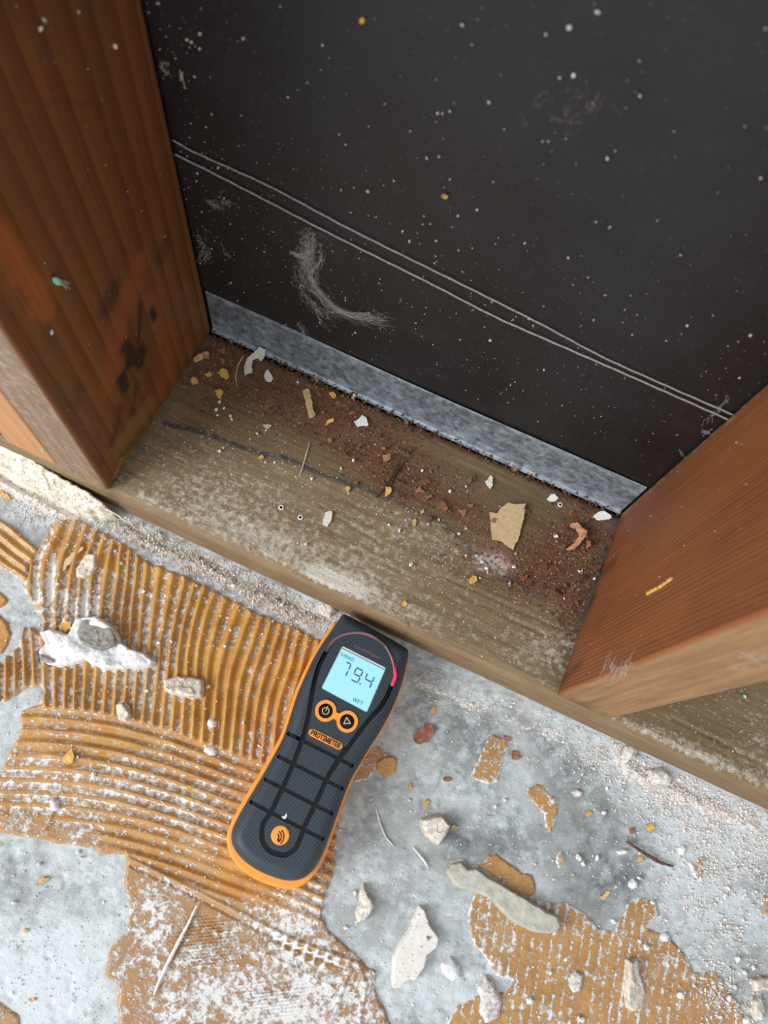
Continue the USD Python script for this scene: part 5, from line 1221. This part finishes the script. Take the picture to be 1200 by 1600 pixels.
c = at_x(87, 438, .001)
t = thing('turquoise_bit', 'turquoise pellet with pale fluff stuck on the left stud', 'pellet', c)
m = trimesh.creation.icosphere(3, .0017); v = m.vertices * [.8, 1.0, 2.3]; v *= (.85 + .3 * noise(v * 900, 4))[:, None]
v = v @ Rotation.from_euler('x', 18, degrees=True).as_matrix().T
obj('pellet', trimesh.Trimesh(v + [.0008, 0, 0], m.faces, process=False), 'turquoise', t, smooth=True)
rr = np.random.default_rng(5); fl = []
for k in range(16):
    e = at_x(106 + rr.normal(0, 3), 448 + rr.normal(0, 4), .001) - c
    fl.append(tube(resample([np.array([.0008, 0.0005, -.003]), e * .5 + rr.normal(0, .0006, 3), e], 8), .00012, 5))
tag(obj('fluff', trimesh.util.concatenate(fl), 'web', t), 'pale fluff')
c = at_x(82, 521, .0005); m = nugget(np.zeros(3), .0013, rg); m.apply_translation(c); single('pale_crumb', m, 'ivory', 'round cream crumb stuck low on the left stud', 'crumb')
for q, lb in (((124, 22), 'greyish crumb high on the left stud'), ((71, 36), 'upper of two beige crumbs high on the left stud'), ((65, 50), 'lower of two beige crumbs high on the left stud'), ((181, 76), 'small pinkish crumb near the top right of the left stud')):
    c = at_x(q[0], q[1], .0004); m = nugget(np.zeros(3), .0010, rg); m.apply_translation(c); single('pale_crumb', m, 'powder_beige', lb, 'crumb')
yl = resample(pts([1010, 929, 1018, 924, 1030, 918, 1040, 911, 1050, 904], W - .0004, at_x), 16)
single('yellow_smear', tube(yl, .0009, 6, .0005 + .0007 * np.abs(np.sin(np.arange(16) * 1.3))), 'yellow', 'thin yellow adhesive smear on the inner face of the right stud', 'smear')
fz = []
for k in range(60):
    a0 = at_x(950 + rr.uniform(-6, 38), 1047 + rr.uniform(-12, 5), W - .0005)
    fz.append(tube(resample([a0, a0 + rr.normal(0, .0022, 3) * [0.1, 1, 1], a0 + rr.normal(0, .004, 3) * [.1, 1, 1]], 8), .00005, 4))
single('fluff_tuft', trimesh.util.concatenate(fz), 'web', 'white fluff tuft caught near the foot of the right stud', 'fluff')

for q, lb, fn, lv in (((1164, 1088), 'tiny turquoise crumb under the front face of the right stud', at, H + .001), ((68, 704), 'tiny turquoise crumb between the left stud and the cream plaster', at_y, -.0005)):
    c = fn(q[0], q[1], lv); m = nugget(np.zeros(3), .0014, rg); m.vertices -= m.vertices.mean(0); m.apply_translation(c); single('turquoise_crumb', m, 'turquoise', lb, 'crumb')

# ------------------------------------------------------------------ the moisture meter
ZT, ZB = 0.0350, 0.0032
MC = at(480, 1180, ZT); MC[2] = 0.0
meter = thing('moisture_meter', 'dark slate handheld moisture meter with orange edge and a lit screen', 'moisture meter', MC)


def ml(flat, z):
    p = pts(flat, z)[:, :2] - MC[:2]
    return p


def smooth_poly(P, r=.0012, r2=None):
    S = Polygon(P).buffer(0)
    S = S.buffer(r).buffer(-2 * r).buffer(r)
    return S


def ring_pts(S, n, start):
    L = S.exterior
    if not L.is_ccw: L = LineString(list(L.coords)[::-1])
    t0 = L.project(Point(start)); ln = L.length
    return np.array([L.interpolate((t0 + ln * k / n) % ln).coords[0] for k in range(n)])


def loft(S, layers, n=260, cap=True):
    st = (ml([588, 985], ZT)[0])
    rings = [np.c_[ring_pts(S.buffer(-ins) if ins else S, n, st), np.full(n, z)] for z, ins in layers]
    v = np.vstack(rings); f = []
    for k in range(len(rings) - 1):
        a = k * n + np.arange(n); b = k * n + (np.arange(n) + 1) % n
        f += [np.stack([a, b, b + n], 1), np.stack([a, b + n, a + n], 1)]
    # caps triangulated from the ring itself
    def capf(r, off, flip):
        vv, ff = trimesh.creation.triangulate_polygon(Polygon(r[:, :2]), engine='earcut')
        from scipy.spatial import cKDTree
        idx = cKDTree(r[:, :2]).query(vv)[1]
        ff = idx[ff] + off
        A = r[:, :2]; q = ff - off
        ar = np.cross(A[q[:, 1]] - A[q[:, 0]], A[q[:, 2]] - A[q[:, 0]])
        ff[ar < 0] = ff[ar < 0][:, ::-1]
        return ff[:, ::-1] if flip else ff
    f.append(capf(rings[0], 0, True)); f.append(capf(rings[-1], (len(rings) - 1) * n, False))
    return trimesh.Trimesh(v, np.vstack(f), process=False)


O_PX = [529, 962, 514, 983, 489, 1020, 471, 1057, 458, 1087, 440, 1148, 426, 1172, 406, 1208, 384, 1242, 364, 1278, 354, 1302, 355, 1322, 364, 1346, 380, 1362, 406, 1378, 444, 1390, 468, 1387, 488, 1372, 506, 1346, 521, 1302, 534, 1262, 550, 1220, 561, 1200, 581, 1166, 594, 1147, 616, 1107, 629, 1070, 635, 1047, 641, 1018, 638, 1011, 540, 957, 533, 957]
T_PX = [532, 963, 517, 985, 493, 1021, 476, 1057, 463, 1087, 444, 1150, 430, 1176, 410, 1212, 389, 1246, 369, 1280, 360, 1302, 362, 1322, 376, 1342, 400, 1360, 428, 1372, 452, 1378, 474, 1374, 488, 1362, 502, 1342, 517, 1302, 531, 1262, 547, 1220, 559, 1200, 579, 1166, 592, 1147, 614, 1107, 628, 1070, 634, 1047, 640, 1019, 637, 1012, 539, 958, 535, 959]
def chaikin(flat, it=2):
    P = np.array(flat, float).reshape(-1, 2)
    for _ in range(it):
        Q = np.roll(P, -1, 0); P = np.stack([.75 * P + .25 * Q, .25 * P + .75 * Q], 1).reshape(-1, 2)
    return P.ravel()
SO = smooth_poly(ml(chaikin(O_PX), .016), .0015)
ST = smooth_poly(ml(chaikin(T_PX), .026), .0015)
headcut = Polygon(ml([490, 952, 524, 972, 580, 1000, 636, 1032, 700, 1065, 720, 900, 500, 890], .016))
SO = SO.difference(headcut).union(SO.intersection(headcut).intersection(ST.buffer(-.0012))).buffer(.0004).buffer(-.0008).buffer(.0004)
shell = loft(SO, [(ZB, .004), (ZB + .0012, .0018), (.008, .0004), (.013, 0), (.0175, .0), (.0192, .0006), (.0198, .0022)])
tag(obj('shell', shell, 'orange', meter, smooth=35), 'orange lower shell')
lay = [(.0178, .0009), (.020, .0004), (.024, .0), (.0275, .0006), (.0305, .0017), (.0328, .0032), (.0342, .0049), (.0349, .0066), (ZT, .0080)]
body = loft(ST, lay)


def to_mf(tm):
    tm = tm.copy(); tm.merge_vertices()
    return manifold3d.Manifold(manifold3d.Mesh(np.asarray(tm.vertices, np.float32), np.asarray(tm.faces, np.uint32)))


def prism(S, z0, z1):
    gs = getattr(S, 'geoms', [S])
    return trimesh.util.concatenate([trimesh.creation.extrude_polygon(g_, z1 - z0, engine='earcut') for g_ in gs]).apply_translation([0, 0, z0])


LG = C5([300, 470, 240, 580, 200, 700, 170, 830, 150, 950, 130, 1080, 100, 1200, 80, 1280, 60, 1330], 460, 940, 6) + C5([610, 170, 520, 380, 420, 590, 360, 680, 345, 760, 365, 850, 420, 905, 500, 930, 570, 910, 620, 860, 650, 790, 680, 700, 760, 540, 850, 340, 940, 190, 1000, 100], 340, 1150, 5)
RG = C5([370, 1560, 420, 1470, 480, 1400, 560, 1290, 640, 1180, 740, 1060, 810, 980, 870, 880, 910, 785], 460, 940, 6)
main_line = LineString(resample(np.c_[ml(LG + RG, ZT), np.zeros(len(LG + RG) // 2)], 300)[:, :2])
cross = [(450.5, 1146, 550, 1196), (435.5, 1182, 534, 1232), (414.5, 1218, 518, 1271), (392.5, 1253.5, 504, 1311)]
GV = unary_union([main_line.buffer(.00150)] + [LineString(ml(list(q), ZT)).buffer(.00118) for q in cross]).simplify(.00003)
bm = to_mf(body)
cut = to_mf(prism(GV, .0225, .045))
LCD_PX = [535, 1010, 602.5, 1044, 573, 1112.5, 502.5, 1075]
LC = Polygon(ml(LCD_PX, ZT)).buffer(-.0010).buffer(.0010)
lc_cut = to_mf(prism(LC.buffer(.00035), ZT - .0012, .045))
RB = unary_union([Point(ml([508.8, 1110.8], ZT)[0]).buffer(.0068), Point(ml([542.5, 1127.5], ZT)[0]).buffer(.0068), LineString(ml([508.8, 1110.8, 542.5, 1127.5], ZT)).buffer(.0022)]).buffer(.0012).buffer(-.0012)
BH = [Point(ml([508.8, 1110.8], ZT)[0]), Point(ml([542.5, 1127.5], ZT)[0])]
btn_cut = to_mf(prism(unary_union([q.buffer(.0050) for q in BH]), ZT - .003, .045))
res = bm - cut - lc_cut - btn_cut
rm = res.to_mesh()
obj('body', trimesh.Trimesh(rm.vert_properties[:, :3], rm.tri_verts, process=False), 'rubber', meter, smooth=32)
low = to_mf(body.copy().apply_translation([0, 0, -.0016]))
gm = (to_mf(prism(GV.buffer(.00005), .0215, .045)) ^ low).to_mesh()
tag(obj('grip_groove', trimesh.Trimesh(gm.vert_properties[:, :3], gm.tri_verts, process=False), 'gloss_black', meter, smooth=30), 'glossy black channel lines')
obj('screen_frame', prism(LC.buffer(.0003), ZT - .0014, ZT - .0006), 'lcd_white', meter)
u_ = ml(LCD_PX, ZT); TL, TR, BR, BL = u_


def lcd(a, b):
    """point on the screen: a to the right, b down, 0..1"""
    return (1 - a) * (1 - b) * TL + a * (1 - b) * TR + a * b * BR + (1 - a) * b * BL


SC = Polygon([lcd(.0, .048), lcd(1., .048), lcd(1., 1.), lcd(0, 1)]).intersection(LC.buffer(-.0001))
scr = obj('screen', prism(SC, ZT - .0008, ZT - .0003), 'lcd', meter)
tag(scr, 'pale blue backlit screen')
obj('screen_rule', prism(LineString([lcd(.01, .030), lcd(.99, .030)]).buffer(.00014), ZT - .0006, ZT - .0004), 'lcd_ink_grey', meter)
ZI = ZT - .0003


def seg_digit(which, a0, a1, b0, b1):
    sk = -.045                                      # lean of the digits
    A = lambda u, v: lcd(a0 + u * (a1 - a0) , b0 + v * (b1 - b0))
    S = dict(t=((.04, 0), (.96, 0)), m=((.04, .5), (.96, .5)), b=((.04, 1), (.96, 1)), tl=((0, .06), (0, .44)), tr=((1, .06), (1, .44)), bl=((0, .56), (0, .94)), br=((1, .56), (1, .94)))
    return [LineString([A(*S[w][0]), A(*S[w][1])]).buffer(.00042, cap_style='flat') for w in which]


digits = [('digit', seg_digit(('t', 'tr', 'br'), .215, .325, .262, .545)), ('digit', seg_digit(('t', 'tl', 'tr', 'm', 'br', 'b'), .455, .60, .270, .550)), ('decimal_point', [Point(lcd(.655, .545)).buffer(.00055)]), ('digit', seg_digit(('tl', 'tr', 'm', 'br'), .705, .862, .268, .535))]
for nm, segs in digits:
    obj(nm, trimesh.util.concatenate([prism(s_, ZI - .0001, ZI + .00012) for s_ in segs]), 'lcd_ink', scr)


def text_on(txt, height, a, b_, dirv, z, depth=.00015, bold=False, width=None):
    m = meshkit.text_mesh(txt, height, depth, bold)
    if width:
        m.apply_scale([width / (m.bounds[1, 0] - m.bounds[0, 0]), 1, 1])
    m.apply_translation([-m.bounds[:, 0].mean(), -m.bounds[:, 1].mean(), 0])
    th = math.atan2(dirv[1], dirv[0])
    m.apply_transform(trimesh.transformations.rotation_matrix(th, [0, 0, 1]))
    m.apply_translation([a, b_, z])
    return m


du = (TR - TL) / np.linalg.norm(TR - TL)
p = lcd(.155, .158); obj('unit_text', text_on('%WME', .00215, p[0], p[1], du, ZI - .0001, .0002, False, .235 * np.linalg.norm(TR - TL)), 'lcd_ink_grey', scr)
p = lcd(.325, .155); obj('unit_bracket', trimesh.util.concatenate([prism(LineString([lcd(*q) for q in ((.335, .118), (.29, .118), (.29, .19), (.335, .19))]).buffer(.00012), ZI - .0001, ZI + .0001), prism(LineString([lcd(.305, .155), lcd(.345, .155)]).buffer(.00012), ZI - .0001, ZI + .0001)]), 'lcd_ink_grey', scr)
p = lcd(.758, .888); obj('wet_text', text_on('WET', .00235, p[0], p[1], du, ZI - .0001, .0002), 'lcd_ink_grey', scr)
p = ml([573, 1018.5], ZT)[0]
obj('name_print', text_on('Surveymaster', .0021, p[0], p[1], du, ZT - .00003, .0001), 'gold_print', meter)

# light pipe around the screen
LP_ = C5([300, 468, 330, 415, 380, 355, 440, 318, 500, 299, 570, 292, 640, 295, 700, 312, 760, 342, 810, 378, 850, 412, 885, 465, 910, 520, 930, 585, 940, 640, 940, 720, 912, 788], 460, 940, 6)
LPp = resample(np.c_[ml(LP_, ZT), np.full(len(LP_) // 2, ZT + .00005)], 120)
lp = tube(LPp, .00105, 10)
tt = np.repeat(np.linspace(0, 1, 120), 10)
glow = .01 + .035 * np.exp(-((tt - .42) / .10) ** 2) + .16 * smoothstep(tt, .66, .80) + .85 * smoothstep(tt, .80, .93)
clear = smoothstep(tt, .0, .12) * (1 - smoothstep(tt, .45, .56)) + .25
obj('light_pipe', lp, 'pipe', meter, smooth=True, masks={'mask': np.stack([glow, clear, 0 * tt], 1)})

# buttons
obj('button_bezel', prism(RB.difference(unary_union([q.buffer(.0046) for q in BH])), ZT - .0010, ZT + .0007), 'orange', meter)
for k, q in enumerate(BH):
    b_ = obj('button', loft(q.buffer(.0046, 24), [(ZT - .003, 0), (ZT - .0006, 0), (ZT - .0001, .0005), (ZT + .0001, .0012)], 48), 'gloss_black', meter, smooth=40)
    dv = np.array([-du[1], du[0]]); c = np.array(q.coords[0])
    if k == 0:
        arc = LineString([c + .0021 * (math.cos(t_) * du + math.sin(t_) * dv) for t_ in np.linspace(math.radians(110), math.radians(430), 40)])
        S = unary_union([arc.buffer(.00030), LineString([c + dv * .0003, c + dv * .0030]).buffer(.00032)])
    else:
        tri = [c + du * .0023 + dv * -.0001, c - du * .0014 + dv * .0021, c - du * .0014 - dv * .0021]
        S = LineString(tri + [tri[0], tri[1]]).buffer(.00034)
    tag(obj('symbol', prism(S, ZT - .0001, ZT + .0003), 'tan_chip', b_), 'tan power symbol' if k == 0 else 'tan triangle symbol')
# brand bar: orange bar with raised dark letters
a, b_ = ml([485.5, 1143.5, 532, 1166.5], ZT)
BAR = LineString([a + du * .0012, b_ - du * .0012]).buffer(.0023)
bar = obj('brand_bar', prism(BAR, ZT - .0006, ZT + .0004), 'orange', meter)
c = (a + b_) / 2
tx = text_on('PROTIMETER', .0031, c[0], c[1], (b_ - a), ZT + .0003, .0004, True, np.linalg.norm(b_ - a) - .0006)
obj('brand_text', tx, 'gloss_black', bar)
# round maker's badge
c = ml([438, 1305], ZT)[0]
badge = obj('badge', loft(Point(c).buffer(.0055, 24), [(ZT - .001, 0), (ZT + .0004, 0), (ZT + .0008, .0006)], 48), 'orange', meter, smooth=40)
dv = np.array([-du[1], du[0]])
arcs = []
for k, (rr_, a0, a1) in enumerate(((.0020, -20, 75), (.0035, -25, 80), (.0050, -25, 70))):
    o = c - du * .0022 - dv * .0020
    arcs.append(LineString([o + rr_ * (math.cos(math.radians(t_)) * du + math.sin(math.radians(t_)) * dv) for t_ in np.linspace(a0, a1, 14)]).buffer(.00030))
arcs.append(Point(c + du * .0004 - dv * .0030).buffer(.0007))
obj('badge_mark', prism(unary_union(arcs).intersection(Point(c).buffer(.0048)), ZT + .0006, ZT + .0010), 'gloss_black', badge)
c = at(444, 1276, ZT + .001); m = chip_mesh(pts(C5([498, 622, 520, 628, 540, 608, 543, 628, 530, 648, 508, 645], 340, 1150, 5), ZT), ZT, .0006, (0, 0), 0, (), .0001, 3)
single('white_shaving', m, 'white_chip', 'small white crescent shaving lying on the lower grip of the meter', 'shaving')
